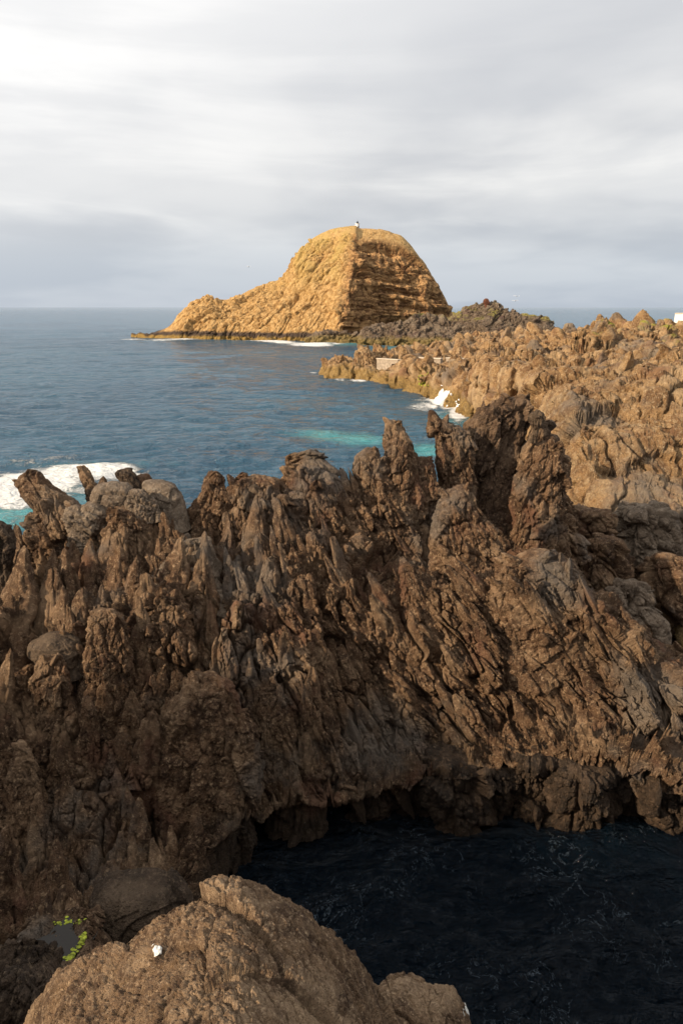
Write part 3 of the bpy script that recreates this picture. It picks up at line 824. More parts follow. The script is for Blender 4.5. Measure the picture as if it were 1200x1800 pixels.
print('headland', time.time()-T0)

def head_teeth(n, seed):
    r = np.random.RandomState(seed)
    items = []
    U_, W_ = px_of(HLV)
    nr_, nc_ = HLV.shape[:2]
    while len(items) < n:
        ri, ci = r.randint(nr_), r.randint(nc_)
        c = HLV[ri, ci]; px, py = U_[ri, ci], W_[ri, ci]
        if not (560 < px < 1290) or c[1] < 48 or c[1] > 175 or c[2] < 2.2: continue
        if px < 790 and py > 640: continue
        if c[1] < 82 and r.rand() < .82: continue
        g = np.array([-.22, .12, .95])+r.normal(size=3)*.15; g /= np.linalg.norm(g)
        nn_ = np.array([r.normal()*.5, -1, 0.]); nn_ /= np.linalg.norm(nn_)
        sc_ = r.uniform(0, 1)**1.6
        wd = (.35+1.15*sc_)*r.uniform(.8, 1.2)*(.7+.3*ss(70, 110, c[1]))
        if px < 800: wd *= .75
        items.append((c+np.array([0, 0, -wd*.2]), g, nn_, wd*r.uniform(3.2, 5.4), wd, wd*r.uniform(.5, .95)))
    ob = multi_mesh('headland_ground', list(blades(items, 26, 18, seed, 2.2)), M_mid)
    tag(ob, kind='structure')
head_teeth(820, 31)
# single crags standing on the headland
hc = [
 ([(598, 856, 872), (606, 846, 884), (620, 838, 886), (640, 836, 888), (655, 834, 892)], 88, .8, 'massive square orange crag with a black shaded right side above the rock pool', 1),
 ([(606, 660, 668), (612, 654, 674), (620, 652, 678), (632, 652, 682)], 127, .8, 'upright tan boulder standing on the low point left of the concrete wall', 2),
 ([(609, 703, 710), (616, 701, 717), (628, 700, 719)], 126, .8, 'pale rounded upright stone beside the white surf on the low point', 3),
 ([(627, 588, 604), (634, 576, 612), (645, 564, 618), (656, 556, 624)], 127, .6, 'dark-topped rock at the very tip of the low point', 4),
 ([(611, 632, 648), (618, 622, 654), (630, 616, 662), (646, 612, 668)], 124, .7, 'light brown hump of rock between the tip rock and the upright tan boulder', 5),
 ([(562, 1052, 1064), (570, 1044, 1078), (590, 1038, 1084), (615, 1034, 1088), (632, 1032, 1092)], 98, .7, 'golden cliff-like crag at the left end of the high skyline ridge', 6),
 ([(594, 1124, 1142), (606, 1108, 1156), (622, 1100, 1170), (642, 1096, 1180)], 84, .7, 'smooth broad orange crag below the high skyline ridge', 7),
 ([(569, 994, 1006), (578, 985, 1015), (592, 978, 1022), (610, 975, 1026)], 128, .7, 'cluster-topped orange crag left of the high skyline ridge', 8),
 ([(562, 1156, 1164), (570, 1152, 1168), (582, 1149, 1170), (596, 1147, 1174)], 96, .8, 'slanted brown tooth of rock on the skyline near the white building', 9),
 ([(564, 1126, 1138), (572, 1122, 1142), (586, 1118, 1146), (598, 1116, 1150)], 98, .8, 'twin-topped brown tooth of rock in the middle of the skyline ridge', 10),
 ([(565, 1192, 1204), (574, 1188, 1212), (590, 1184, 1220), (604, 1182, 1230)], 92, .8, 'brown crag at the right edge just in front of the white building', 11),
 ([(590, 930, 942), (600, 924, 950), (616, 920, 954), (634, 918, 958)], 112, .8, 'upright orange crag behind the curved white poolside path', 12),
 ([(596, 800, 812), (606, 797, 826), (618, 795, 832), (628, 793, 836)], 128, .7, 'brown fluted crag beside the water right of the concrete wall', 13),
 ([(612, 898, 906), (620, 894, 912), (634, 892, 916), (640, 892, 918)], 108, .8, 'narrow orange rock between the square crag and the upright crag', 14),
]
for rows, Y, dp, lab, sd in hc:
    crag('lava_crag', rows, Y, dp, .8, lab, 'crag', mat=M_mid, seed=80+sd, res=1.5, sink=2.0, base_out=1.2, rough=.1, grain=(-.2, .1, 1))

# ------------------------------------------------------------------ islet
colI = [  # top px,py,Y | base px,Y | bulge(0 straight slope .. 1 cliff)
 (238, 594, 292, 232, 290, .2), (262, 588, 289, 258, 284, .2), (300, 573, 290, 298, 280, .3), (318, 549, 290, 316, 277, .45), (340, 534, 290, 343, 274, .45), (362, 526, 290, 372, 271, .4),
 (385, 531, 290, 400, 269, .4), (412, 524, 290, 428, 267, .35), (440, 515, 290, 455, 265, .35), (470, 503, 290, 490, 262, .3), (500, 485, 290, 524, 259, .25),
 (530, 440, 289, 555, 256, .1), (570, 418, 288, 578, 253, .05), (620, 406, 282, 590, 250, .12), (632, 420, 280, 618, 256, .75), (660, 420, 282, 650, 264, .8),
 (690, 425, 283, 690, 269, .85), (713, 433, 284, 730, 272, .8), (745, 462, 286, 768, 274, .75), (775, 512, 289, 793, 277, .7), (793, 548, 296, 806, 283, .6), (800, 560, 312, 815, 300, .5), (800, 560, 330, 815, 335, .5)]
rows = []
tops = [np.array(at(c[0], c[1], c[2])) for c in colI]
bas = []
for c in colI:
    p = np.array(atz(c[3], 600)); k = c[4]/p[1]
    bas.append(np.array([(c[3]-600)/1200*c[4]/(CS+.245*SN), c[4], -3.0]))
rows.append(bas)
bench = [b+np.array([0, 1.5, 4.2]) for b in bas]
rows.append(bench)
for f in (.3, .55, .8):
    r = []
    for b, t, c in zip(bench, tops, colI):
        fy = f**(1+2.2*c[5])
        r.append(np.array([b[0]+(t[0]-b[0])*fy, b[1]+(t[1]-b[1])*fy, b[2]+(t[2]-b[2])*f]))
    rows.append(r)
rows.append(tops)
cap = []
for c, t in zip(colI, tops):
    if 560 < c[0] < 700: q = np.array(at(c[0]+(625-c[0])*-.02, {570: 414}.get(c[0], 403+max(0, c[0]-630)**2*.003), 295))
    elif c[0] >= 700 and c[0] < 720: q = np.array(at(711, 424, 293))
    else: q = t+np.array([0, 7, -.5])
    cap.append(q)
rows.append(cap)
rows.append([q+np.array([2, 22, -6-.2*q[2]]) for q in cap])
rows.append([np.array([q[0]+4, 345, -4]) for q in cap])
V = loft(rows, 460, 900, [.35, .9, 1.2, 1.2, 1.2, .5, .5, .4])
N = normals(V)
if (N[100:250, :, 1]).mean() > 0: N = -N
P = V.reshape(-1, 3).astype(f4); Nf = N.reshape(-1, 3)
pxv, pyv = px_of(P)
colt = np.tile(np.linspace(0, len(colI)-1, 900), 460)
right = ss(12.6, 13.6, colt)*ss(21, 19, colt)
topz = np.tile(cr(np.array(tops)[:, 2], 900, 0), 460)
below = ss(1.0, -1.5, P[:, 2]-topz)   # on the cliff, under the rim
# left flank: diagonal gullies; right face: horizontal beds
g = np.array([-.62, -.35, -.7]); g = -g/np.linalg.norm(g)
x = np.cross(g, [0, 1, 0]); x /= np.linalg.norm(x); y = np.cross(g, x)
S = np.stack([P@x, P@y, P@g], 1).astype(f4)
dl = relief(S, [(9, 2.4, 1.3, .4), (3.6, 2.6, .65, .55), (1.5, 2.2, .3, .3)], P=P, seed=4., warp=.3)+1.5*fbm(P*.11, 4, .55, True)+.8*fibre(S, 6., 5, 5.)+.4
wz = P[:, 2]+.10*P[:, 0]+2.2*perlin(P*.045+7)
Zb = np.stack([wz*0, wz*.42, wz*0+3.3], 1)
beds = perlin(Zb+np.stack([P[:, 0]*.02, P[:, 0]*0, P[:, 1]*.02], 1))
beds2 = perlin(np.stack([P[:, 0]*.06, wz*1.3, P[:, 1]*.06], 1))
am_ = .15+1.2*ss(-.35, .35, perlin(P*.07+11))
dr = (1.9*beds+.8*beds2)*am_+3.4*fbm(P*np.array([.08, .08, .05], f4)+3, 5, .55)+.9*fbm(P*.35, 5, .6, True)+1.1*fibre(P, 4., 4, 2.5, 3.)
F1, F2, ID, VV = worley(P*np.array([.12, .12, .09], f4)+1.7)
dr += 1.6*(RT[ID, 3]-.5)-1.2*np.exp(-(F2-F1)/.08)
d = dl*(1-right*below)+dr*right*below
d *= np.where((P[:, 2] > topz-1) & (colt > 11.5), .15, 1)*ss(-4, 1, P[:, 2]-(-1))*1.0
d *= (.35+.65*ss(3, 12, topz))
# undercut shade line just under the rim
d -= right*3.0*np.exp(-((P[:, 2]-(topz-2.6))/1.3)**2)*below
V = V+N*d.reshape(V.shape[:2])[..., None]
def islet_mat():
    s = NT('islet_rock')
    at_ = s.n('ShaderNodeAttribute'); at_.attribute_name = 'face'
    at2 = s.n('ShaderNodeAttribute'); at2.attribute_name = 'green'
    n1 = s.noise(.12, 6, .6); n2 = s.noise(.7, 6, .65); n3 = s.noise(2.5, 4, .7)
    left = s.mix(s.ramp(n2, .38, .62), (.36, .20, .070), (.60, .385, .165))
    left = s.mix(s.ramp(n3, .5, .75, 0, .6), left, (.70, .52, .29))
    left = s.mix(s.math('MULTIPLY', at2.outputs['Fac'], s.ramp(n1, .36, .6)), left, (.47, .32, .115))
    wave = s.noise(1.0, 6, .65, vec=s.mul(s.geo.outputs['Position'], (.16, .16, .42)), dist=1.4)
    rt = s.mix(s.ramp(wave, .40, .60), (.16, .082, .038), (.48, .28, .125))  # right face: browner rock, its colour darkened further for shade
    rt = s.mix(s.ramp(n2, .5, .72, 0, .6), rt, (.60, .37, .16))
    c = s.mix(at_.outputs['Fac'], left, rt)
    z = s.sepz()[2]
    zz = s.math('ADD', z, s.math('MULTIPLY', s.noise(.22, 4), -3.0))
    c = s.mix(s.ramp(zz, .9, 2.0, 1, 0), c, (.085, .06, .045))
    c = s.mix(s.ramp(zz, -.8, .2, .9, 0), c, (.33, .21, .06))
    h = s.math('ADD', s.noise(1.2, 8, .7), s.math('MULTIPLY', s.math('MULTIPLY', wave, at_.outputs['Fac']), .8))
    s.bsdf(c, .9, .2, h, 1.1, 1)
    return s.m
org = np.array([0, 270, 0.])
topcap = ss(-1.2, .4, P[:, 2]-topz)*ss(12.5, 13.4, colt)
green = ss(.0, 1, (P[:, 2]-12)/20)*(1-right*below)*(1-.8*topcap)
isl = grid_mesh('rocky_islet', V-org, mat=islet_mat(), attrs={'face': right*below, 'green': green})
isl.location = org
tag(isl, 'large golden rocky islet with a steep layered cliff on its right side', 'islet', None, 'thing')
print('islet', time.time()-T0)

# dark lava ridge between islet and headland
def ridge(name, cols, rw, nr, nc, mat, label, cat, levels, seed, grain, spik=0.0):
    rr = [[], [], [], [], [], [], []]
    for (px, pt, Yt, pb, Yb) in cols:
        t = np.array(at(px, pt, Yt)); b = np.array([(pb-600)/1200*Yb/(CS+.245*SN), Yb, -2.5])
        rr[0].append(b)
        rr[1].append(b*[1, 1, 0]+[0, 1, 1.5])
        rr[2].append(b*.6+t*.4+[0, 0, .6]); rr[3].append(b*.25+t*.75+[0, 0, .4]); rr[4].append(t)
        rr[5].append(t+[0, 9, -2-.25*t[2]]); rr[6].append(t*[1, 1, 0]+[0, 22, -4])
    V = loft(rr, nr, nc, rw)
    N = normals(V)
    if N[..., 2].mean() < 0: N = -N
    P = V.reshape(-1, 3).astype(f4)
    g = np.array(grain, float); g /= np.linalg.norm(g)
    x = np.cross(g, [0, 1, 0]); x /= np.linalg.norm(x); y = np.cross(g, x)
    S = np.stack([P@x, P@y, P@g], 1).astype(f4)
    d = relief(S, levels, P=P, seed=seed, warp=.35)+.5*fbm(P*.3+seed, 5, .6, True)
    d *= ss(-2.5, 1, P[:, 2])
    V = V+N*d.reshape(V.shape[:2])[..., None]
    org = np.array([V[..., 0].mean(), V[..., 1].mean(), 0])
    ob = grid_mesh(name, V-org, mat=mat); ob.location = org
    return tag(ob, label, cat, None, 'thing')
ridge('lava_ridge', [(770, 575, 255, 768, 243), (790, 556, 252, 785, 240), (806, 546, 250, 800, 234), (830, 537, 248, 830, 230), (856, 531, 246, 850, 228), (878, 535, 244, 872, 226), (893, 543, 242, 890, 224),
                     (915, 553, 240, 912, 222), (945, 555, 238, 942, 220), (968, 563, 236, 962, 220), (977, 577, 235, 974, 220), (982, 596, 235, 980, 222)],
      [.3, 1, 1, 1, .6, .3], 360, 620, M_far, 'dark grey lava ridge with a yellow lichened crest right of the golden islet', 'rock ridge',
      [(5, 2.2, 1.3, 0), (2.2, 2.4, .7, .5), (.9, 2, .3, .15)], 3.1, (.55, 0, .8))
ridge('lava_ridge', [(628, 602, 240, 628, 236), (640, 580, 242, 642, 232), (665, 570, 244, 665, 230), (690, 566, 244, 690, 229), (715, 562, 245, 715, 228), (740, 553, 246, 740, 227), (765, 551, 247, 765, 226),
                     (790, 560, 246, 788, 224), (815, 572, 243, 812, 222), (840, 585, 240, 835, 221), (850, 600, 238, 848, 221)],
      [.3, 1, 1, 1, .6, .3], 330, 620, M_far, 'lower purplish grey lava rocks with an ochre tide band below the islet cliff', 'rock ridge',
      [(5, 2.0, 1.5, 0), (2.2, 2.2, .8, .5), (.9, 2, .3, .15)], 8.4, (-.4, 0, .9))
ridge('lava_ridge', [(538, 598, 250, 538, 246), (548, 592, 250, 548, 244), (562, 583, 250, 562, 243), (580, 585, 250, 580, 242), (600, 584, 250, 600, 241), (620, 586, 250, 620, 240), (634, 590, 250, 632, 240), (640, 600, 250, 640, 242)],
      [.3, 1, 1, 1, .6, .3], 150, 300, M_far, 'low black rocks in the surf below the bright edge of the islet', 'rock ridge',
      [(4, 1.5, 1.2, 0), (1.8, 1.7, .7, .3)], 2.4, (.2, 0, .9))
M_red = rock_mat('rock_red', (.13, .045, .025), (.22, .085, .05), (.30, .15, .09), .4, .1, speck=.1)
crag('boulder', [(525, 852, 857), (528, 850, 859), (532, 849, 860), (536, 850, 859)], 245, .9, 0, 'small rust-red block perched on top of the dark lava ridge', 'boulder', seed=91, mat=M_red, sink=1.5, res=2)

# ------------------------------------------------------------------ sea
land = coast
def sea():
    rr = np.concatenate([np.exp(np.linspace(math.log(4.5), math.log(420), 950)), np.exp(np.linspace(math.log(425), math.log(60000), 160))])
    az = np.radians(np.concatenate([np.linspace(-100, -38, 80), np.linspace(-37.9, 36, 1100), np.linspace(36.5, 85, 50)]))
    A_, R = np.meshgrid(az, rr)
    X = np.sin(A_)*R; Y = np.cos(A_)*R
    P = np.stack([X, Y, X*0], -1).reshape(-1, 3).astype(f4)
    px, py = px_of(P)
    px = np.where(P[:, 1] > 3, px, -9999)
    Rf = R.reshape(-1)
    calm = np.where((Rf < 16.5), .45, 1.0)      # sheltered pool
    z = np.zeros(len(P), f4)
    Q = P.copy(); Q[:, 0] = P[:, 0]*.9+P[:, 1]*.35; Q[:, 1] = P[:, 1]*.95-P[:, 0]*.3
    for wl, am in ((14, .36), (6, .24), (2.8, .15), (1.3, .085), (.6, .04)):
        fade = ss(wl*75, wl*28, Rf)
        n = perlin(Q*np.array([.55/wl, 1.0/wl, 1], f4)+wl)
        z += am*fade*((1-np.abs(n)*2.2) if wl < 7 else n)*np.where(Rf < 19, 1.25, 1)
    # foam and aerated water, surveyed on the water plane
    foam = np.zeros(len(P), f4); teal = np.zeros(len(P), f4)
    def blob(arr, cx, cy, rx, ry, a, ang=0):
        c, s = math.cos(math.radians(ang)), math.sin(math.radians(ang))
        u = ((px-cx)*c+(py-cy)*s)/rx; v = (-(px-cx)*s+(py-cy)*c)/ry
        np.maximum(arr, a*np.exp(-(u*u+v*v)**1.3), out=arr)
    for b in ((30, 862, 135, 30, 1.35, -6), (150, 836, 110, 17, 1.25, 0), (205, 826, 60, 8, .9, 4), (20, 890, 80, 14, .95, 0), (70, 812, 90, 8, .5, -5), (250, 845, 60, 18, .5, 0), (120, 868, 120, 16, .6, 4), (30, 925, 60, 16, .5, 0), (330, 835, 70, 8, .3, 0),
              (788, 708, 42, 12, 1.5, 10), (806, 726, 20, 22, 1.2, 0), (755, 713, 50, 8, .8, -5),
              (400, 593, 50, 4.2, 1.25, 3), (310, 597, 70, 2.4, .85, -2), (480, 600, 60, 2.8, 1., 3), (235, 597, 30, 2.0, .8, 0),
              (545, 606, 48, 4., 1.1, 0), (590, 604, 22, 1.8, .8, 0), (565, 597, 22, 1.4, .9, 0), (640, 603, 30, 2.0, .9, 3), (690, 606, 60, 1.6, .75, 0), (760, 606, 40, 1.2, .6, 0),
              (630, 671, 20, 3.5, .85, 12), (549, 657, 9, 2.2, .9, 0), (722, 618, 14, 8, 1.0, 20), (700, 622, 20, 4, .8, 0), (600, 768, 70, 4, .42, 0), (690, 700, 40, 2, .35, 5),
              (1190, 1735, 14, 6, .5, 0)):
        blob(foam, *b)
    for b in ((600, 772, 95, 12, .95, 4), (545, 768, 40, 9, .5, 0), (750, 795, 40, 14, .9, 0), (25, 915, 110, 30, 1.0, 0), (110, 880, 150, 30, .6, 0), (800, 735, 50, 20, .55, 0), (700, 705, 60, 8, .25, 5),
              (620, 603, 110, 5, .7, 0), (720, 612, 90, 7, .6, 0), (160, 820, 160, 10, .35, 0)):
        blob(teal, *b)
    # thin wash along the shore
    ds = -sdist(P[:, 0].astype(float), P[:, 1].astype(float), coast)
    wash = ss(2.2, .3, np.abs(ds-.3))*ss(70, 85, P[:, 1])*(.35+.65*ss(0, .3, fbm(P*.09+3, 3)))*.75
    foam = np.maximum(foam, wash*(Rf < 200))
    z += foam*.10*perlin(P*1.2)*ss(100, 60, Rf)
    V = P.astype(float); V[:, 2] = z
    V[:, 2] -= np.where(Rf > 1000, (Rf-1000)**2/(2*6.4e6), 0)*0
    return V.reshape(R.shape+(3,)), foam.reshape(R.shape), teal.reshape(R.shape)
V, foam, teal = sea()
def sea_mat():
    s = NT('sea_water')
    fa = s.n('ShaderNodeAttribute'); fa.attribute_name = 'foam'
    ta = s.n('ShaderNodeAttribute'); ta.attribute_name = 'teal'
    pos = s.geo.outputs['Position']
    n1 = s.noise(.9, 8, .72, vec=s.mul(pos, (.8, 1, 1)), dist=.6)
    n2 = s.noise(.22, 6, .7, dist=1.0)
    n3 = s.vor(2.2)
    f = s.math('ADD', fa.outputs['Fac'], s.math('MULTIPLY', s.math('SUBTRACT', n1, .5), 1.7))
    f = s.math('ADD', f, s.math('MULTIPLY', s.math('SUBTRACT', s.noise(5.0, 6, .75, dist=.8), .5), 1.1))
    f = s.math('ADD', f, s.math('MULTIPLY', s.math('SUBTRACT', n2, .5), .9))
    f = s.ramp(f, .40, .82)
    f = s.math('MULTIPLY', f, s.ramp(fa.outputs['Fac'], .05, .3))
    # scattered whitecaps in open water
    cap = s.math('MULTIPLY', s.ramp(s.noise(.6, 6, .75, vec=s.mul(pos, (.4, 1, 1))), .675, .73), .8)
    tn = s.math('ADD', ta.outputs['Fac'], s.math('MULTIPLY', s.math('SUBTRACT', n2, .5), .8))
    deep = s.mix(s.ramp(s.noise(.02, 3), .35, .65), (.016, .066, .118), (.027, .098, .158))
    pa = s.n('ShaderNodeAttribute'); pa.attribute_name = 'shaded_pool'
    deep = s.mix(pa.outputs['Fac'], deep, (.0010, .0045, .009))  # near-black pool: its shade is put into the water colour
    c = s.mix(s.ramp(tn, .12, 1.1, 0, .9), deep, (.07, .33, .35))
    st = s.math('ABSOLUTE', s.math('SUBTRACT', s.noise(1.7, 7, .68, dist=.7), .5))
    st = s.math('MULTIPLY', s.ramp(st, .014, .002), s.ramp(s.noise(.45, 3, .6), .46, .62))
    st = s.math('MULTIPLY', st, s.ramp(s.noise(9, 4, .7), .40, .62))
    c = s.mix(s.math('MULTIPLY', st, pa.outputs['Fac']), c, (.09, .115, .14))  # thin pale streaks coloured in as glints on the pool
    c = s.mix(f, c, (.80, .80, .78))
    c = s.mix(s.math('MULTIPLY', cap, 1.0), c, (.5, .55, .58))
    w1 = s.noise(1.1, 4, .6, vec=s.mul(pos, (.6, 1.1, 1)), dist=.3)
    w2 = s.noise(4.5, 5, .65, vec=s.mul(pos, (.7, 1.1, 1)), dist=.5)
    w3 = s.noise(.28, 3, .5, vec=s.mul(pos, (.5, 1.1, 1)))
    h = s.math('ADD', s.math('MULTIPLY', w1, .55), s.math('MULTIPLY', w2, .14))
    h = s.math('ADD', h, s.math('MULTIPLY', w3, .5))
    h = s.math('ADD', h, s.math('MULTIPLY', s.math('MULTIPLY', s.noise(3.2, 6, .62, dist=1.0), .13), pa.outputs['Fac']))
    h = s.math('ADD', h, s.math('MULTIPLY', f, .15))
    rough = s.math('ADD', s.math('MULTIPLY', f, .7), s.ramp(pa.outputs['Fac'], 0, 1, .10, .03))
    p = s.bsdf(c, rough, .5, h, 1.7, 1.0)
    p.inputs['IOR'].default_value = 1.333
    s.l(s.ramp(pa.outputs['Fac'], 0, 1, .5, .48), p.inputs['Specular IOR Level'])
    return s.m
M_sea = sea_mat()
so = grid_mesh('sea', V, mat=M_sea, attrs={'foam': foam, 'teal': teal, 'shaded_pool': ss(24, 19, np.hypot(V[..., 0], V[..., 1]))})
tag(so, kind='structure')
print('sea', time.time()-T0)

# breaking wave: lumps of spray
def simple(name, base=(.8, .8, .8), rough=.8, sc=4, var=.12, bump=.01):
    s = NT(name)
    n = s.noise(sc, 5)
    c = s.mix(s.ramp(n, .35, .7), tuple(v*(1-var) for v in base), tuple(min(.9, v*(1+var)) for v in base))
    s.bsdf(c, rough, .3, s.noise(sc*5, 5), bump, .6)
    return s.m
M_foam = simple('spray', (.82, .83, .84), 1.0, 2, .06, .2)
import bmesh
def blob_mesh(name, balls, mat, sub=4, nz=.35, fq=1.2):
    bm = bmesh.new()
    r = np.random.RandomState(4)
    for (c, rad) in balls:
        res = bmesh.ops.create_icosphere(bm, subdivisions=sub, radius=1.0)
        for v in res['verts']:
            v.co.x = c[0]+v.co.x*rad[0]; v.co.y = c[1]+v.co.y*rad[1]; v.co.z = c[2]+v.co.z*rad[2]
    me = bpy.data.meshes.new(name); bm.to_mesh(me); bm.free()
    co = np.zeros(len(me.vertices)*3, f4); me.vertices.foreach_get('co', co); co = co.reshape(-1, 3)
    no = np.zeros(len(me.vertices)*3, f4); me.vertex_normals.foreach_get('vector', no); no = no.reshape(-1, 3)
    co += no*(nz*fbm(co*fq, 4, .6))[:, None]
    me.vertices.foreach_set('co', co.reshape(-1)); me.update()
    me.polygons.foreach_set('use_smooth', np.ones(len(me.polygons), bool))
    me.materials.append(mat)
    o = bpy.data.objects.new(name, me); C.objects.link(o)
    return o
r = np.random.RandomState(5)
balls = []
for k in range(26):
    u = r.rand(); px = 775+u*36+r.randn()*3; hgt = max(.2, (1-abs(u-.42)*2)*2.0)
    p = atz(px, 704+u*8+r.randn()*2)
    balls.append(((p[0], p[1]-.3, r.rand()*hgt*.7), (.8+.5*r.rand(), .6+.4*r.rand(), .5+hgt*.4*r.rand())))
for k in range(240):
    px = 772+r.rand()*44; q_ = atz(px, 706+r.randn()*5)
    rad = .04+.12*r.rand()**2
    balls.append(((q_[0], q_[1]-.4+r.randn()*.5, .25+abs(r.randn())*.75), (rad, rad, rad*1.3)))
o = blob_mesh('breaking_wave', balls, M_foam, 2, .35, 1.6)
tag(o, 'burst of white spray where a wave breaks on the ochre rock foot', 'wave')
o['kind'] = 'stuff'

# ------------------------------------------------------------------ built things
M_white = simple('white_paint', (.80, .79, .76), .7, 1.5, .04)
M_conc = simple('concrete', (.36, .29, .22), .9, 2.5, .25, .03)
M_slab = simple('pale_concrete', (.58, .49, .38), .9, 2.0, .12, .02)
M_darkm = simple('dark_metal', (.05, .05, .055), .5, 3, .2)
M_glass = simple('lantern_glass', (.03, .035, .04), .15, 3, .2)
def part(name, prims, mat, parent=None, bevel=.0, loc=(0, 0, 0)):
    bm = bmesh.new()
    for p in prims:
        if p[0] == 'box':
            _, c, sz, rz = p
            res = bmesh.ops.create_cube(bm, size=1)
            ca, sa = math.cos(rz), math.sin(rz)
            for v in res['verts']:
                x, y, z = v.co.x*sz[0], v.co.y*sz[1], v.co.z*sz[2]
                v.co = (c[0]+x*ca-y*sa, c[1]+x*sa+y*ca, c[2]+z)
        elif p[0] == 'cyl':
            _, c, r1, r2, h, seg = p
            res = bmesh.ops.create_cone(bm, cap_ends=True, segments=seg, radius1=r1, radius2=r2, depth=h)
            for v in res['verts']: v.co = (v.co.x+c[0], v.co.y+c[1], v.co.z+c[2]+h/2)
    if bevel:
        bmesh.ops.bevel(bm, geom=list(bm.edges), offset=bevel, segments=2, affect='EDGES')
    me = bpy.data.meshes.new(name); bm.to_mesh(me); bm.free()
    me.materials.append(mat)
    o = bpy.data.objects.new(name, me); C.objects.link(o); o.location = loc
    if parent: o.parent = parent
    return o
def empty(name, loc, label, cat, group=None):
    o = bpy.data.objects.new(name, None); C.objects.link(o); o.location = loc
    return tag(o, label, cat, group, 'thing')

p = at(628, 402.5, 292)
lh = empty('lighthouse', (p[0], p[1], p[2]-.6), 'tiny white light tower with a dark lantern on the summit of the islet', 'lighthouse')
part('tower', [('cyl', (0, 0, 0), .85, .75, 2.5, 24)], M_white, lh, .04)
part('annex', [('box', (-.75, -.1, .95), (1.0, 1.3, 1.9), 0)], M_white, lh, .04)
part('gallery', [('cyl', (0, 0, 2.5), .98, .98, .12, 24)], M_white, lh)
part('lantern', [('cyl', (0, 0, 2.62), .42, .42, .55, 12)], M_glass, lh)
part('lantern_roof', [('cyl', (0, 0, 3.17), .5, .05, .3, 12), ('cyl', (0, 0, 3.4), .03, .03, .7, 6)], M_darkm, lh)
part('door', [('box', (.35, -.80, .9), (.45, .12, 1.6), .42)], M_darkm, lh)

# white building at the right edge
p = at(1181, 565, 118)
wb = empty('white_building', (p[0], 118, p[2]-3), 'plain white building wall cut by the right edge of the picture behind the crags', 'building')
part('wall', [('box', (7.6, 1.3, 2.1), (12.0, 9, 4.2), -.46)], M_white, wb, .03)
part('roof_slab', [('box', (7.6, 1.3, 4.27), (12.1, 9.1, .12), -.46)], M_slab, wb)
# railing along the skyline
q0 = np.array(at(1078, 571, 112)); q1 = np.array(at(1180, 572, 117))
ra = empty('railing', tuple(q0), 'thin dark railing behind the toothed skyline ridge', 'railing')
L_ = q1-q0; ll = np.linalg.norm(L_[:2]); an = math.atan2(L_[1], L_[0])
part('rail', [('box', (L_[0]/2, L_[1]/2, .45), (ll, .07, .07), an), ('box', (L_[0]/2, L_[1]/2, .12), (ll, .05, .05), an)], M_darkm, ra)
for k in range(7):
    f = k/6
    part('post', [('box', (L_[0]*f, L_[1]*f, -.3), (.07, .07, 1.6), an)], M_darkm, ra)

def wall(px0, py0, Y0, px1, py1, Y1, hgt, thick, name, label, mat=M_conc, cat='wall', cop=True):
    a0 = np.array(at(px0, py0, Y0)); a1 = np.array(at(px1, py1, Y1))
    c = (a0+a1)/2; D = a1-a0; ll = math.hypot(D[0], D[1]); an = math.atan2(D[1], D[0])
    o = empty(name, (c[0], c[1], c[2]-hgt), label, cat)
    part('wall_body', [('box', (0, 0, hgt/2), (ll, thick, hgt), an)], mat, o, .03)
    if cop: part('coping', [('box', (0, 0, hgt+.06), (ll+.1, thick+.25, .12), an)], M_slab, o, .02)
    return o
wall(664, 632, 121, 702, 632, 118, 2.0, .8, 'sea_wall', 'left section of the low concrete sea wall on the point')
wall(712, 629, 116, 776, 630, 112, 2.2, .8, 'sea_wall', 'long middle section of the concrete sea wall with a pale top')
wall(786, 630, 110, 816, 631, 108, 2.4, .8, 'sea_wall', 'short dark section of concrete sea wall left of the square crag')
wall(884, 625, 104, 909, 624, 104, .8, 2.2, 'pool_path', 'curved white path slab beside the square orange crag', M_slab, 'path', False)
wall(1014, 634, 84, 1030, 637, 82, .8, 1.6, 'pool_path', 'small pale slab below the golden crag', M_slab, 'path', False)
wall(795, 628, 126, 812, 627, 125, .6, 2.4, 'pool_path', 'pale slab behind the short dark sea wall', M_slab, 'path', False)
wall(1021, 607, 108, 1033, 607, 108, .8, 1.2, 'pool_path', 'narrow white ledge left of the golden crag', M_slab, 'path', False)
wall(738, 645, 103, 762, 649, 100, .8, .6, 'overflow_sill', 'pale sill above the bright green algae', M_slab, 'sill', False)

# bright green algae below the sill
M_alg = simple('algae', (.34, .38, .04), .8, 14, .6, .03)
def patch(name, px, py, Y, w, h, mat, label, cat, seed, tilt=.35, thick=.22, kind=None, n=70):
    V = np.zeros((n, n, 3))
    uu, vv = np.meshgrid(np.linspace(-1, 1, n), np.linspace(-1, 1, n))
    rr = np.sqrt(uu**2+vv**2)
    c = np.array(at(px, py, Y))
    pt = np.stack([uu*1.5+seed, vv*1.5, uu*0], -1).reshape(-1, 3)
    nn = fbm(pt, 4).reshape(n, n)
    k = np.clip((1-rr+.5*nn), 0, 1)**.5
    V[..., 0] = c[0]+uu*w; V[..., 2] = c[2]+vv*h; V[..., 1] = c[1]+tilt*vv*h-thick*k+.12
    ob = grid_mesh(name, V-c, mat=mat); ob.location = c
    return tag(ob, label, cat, kind=kind)

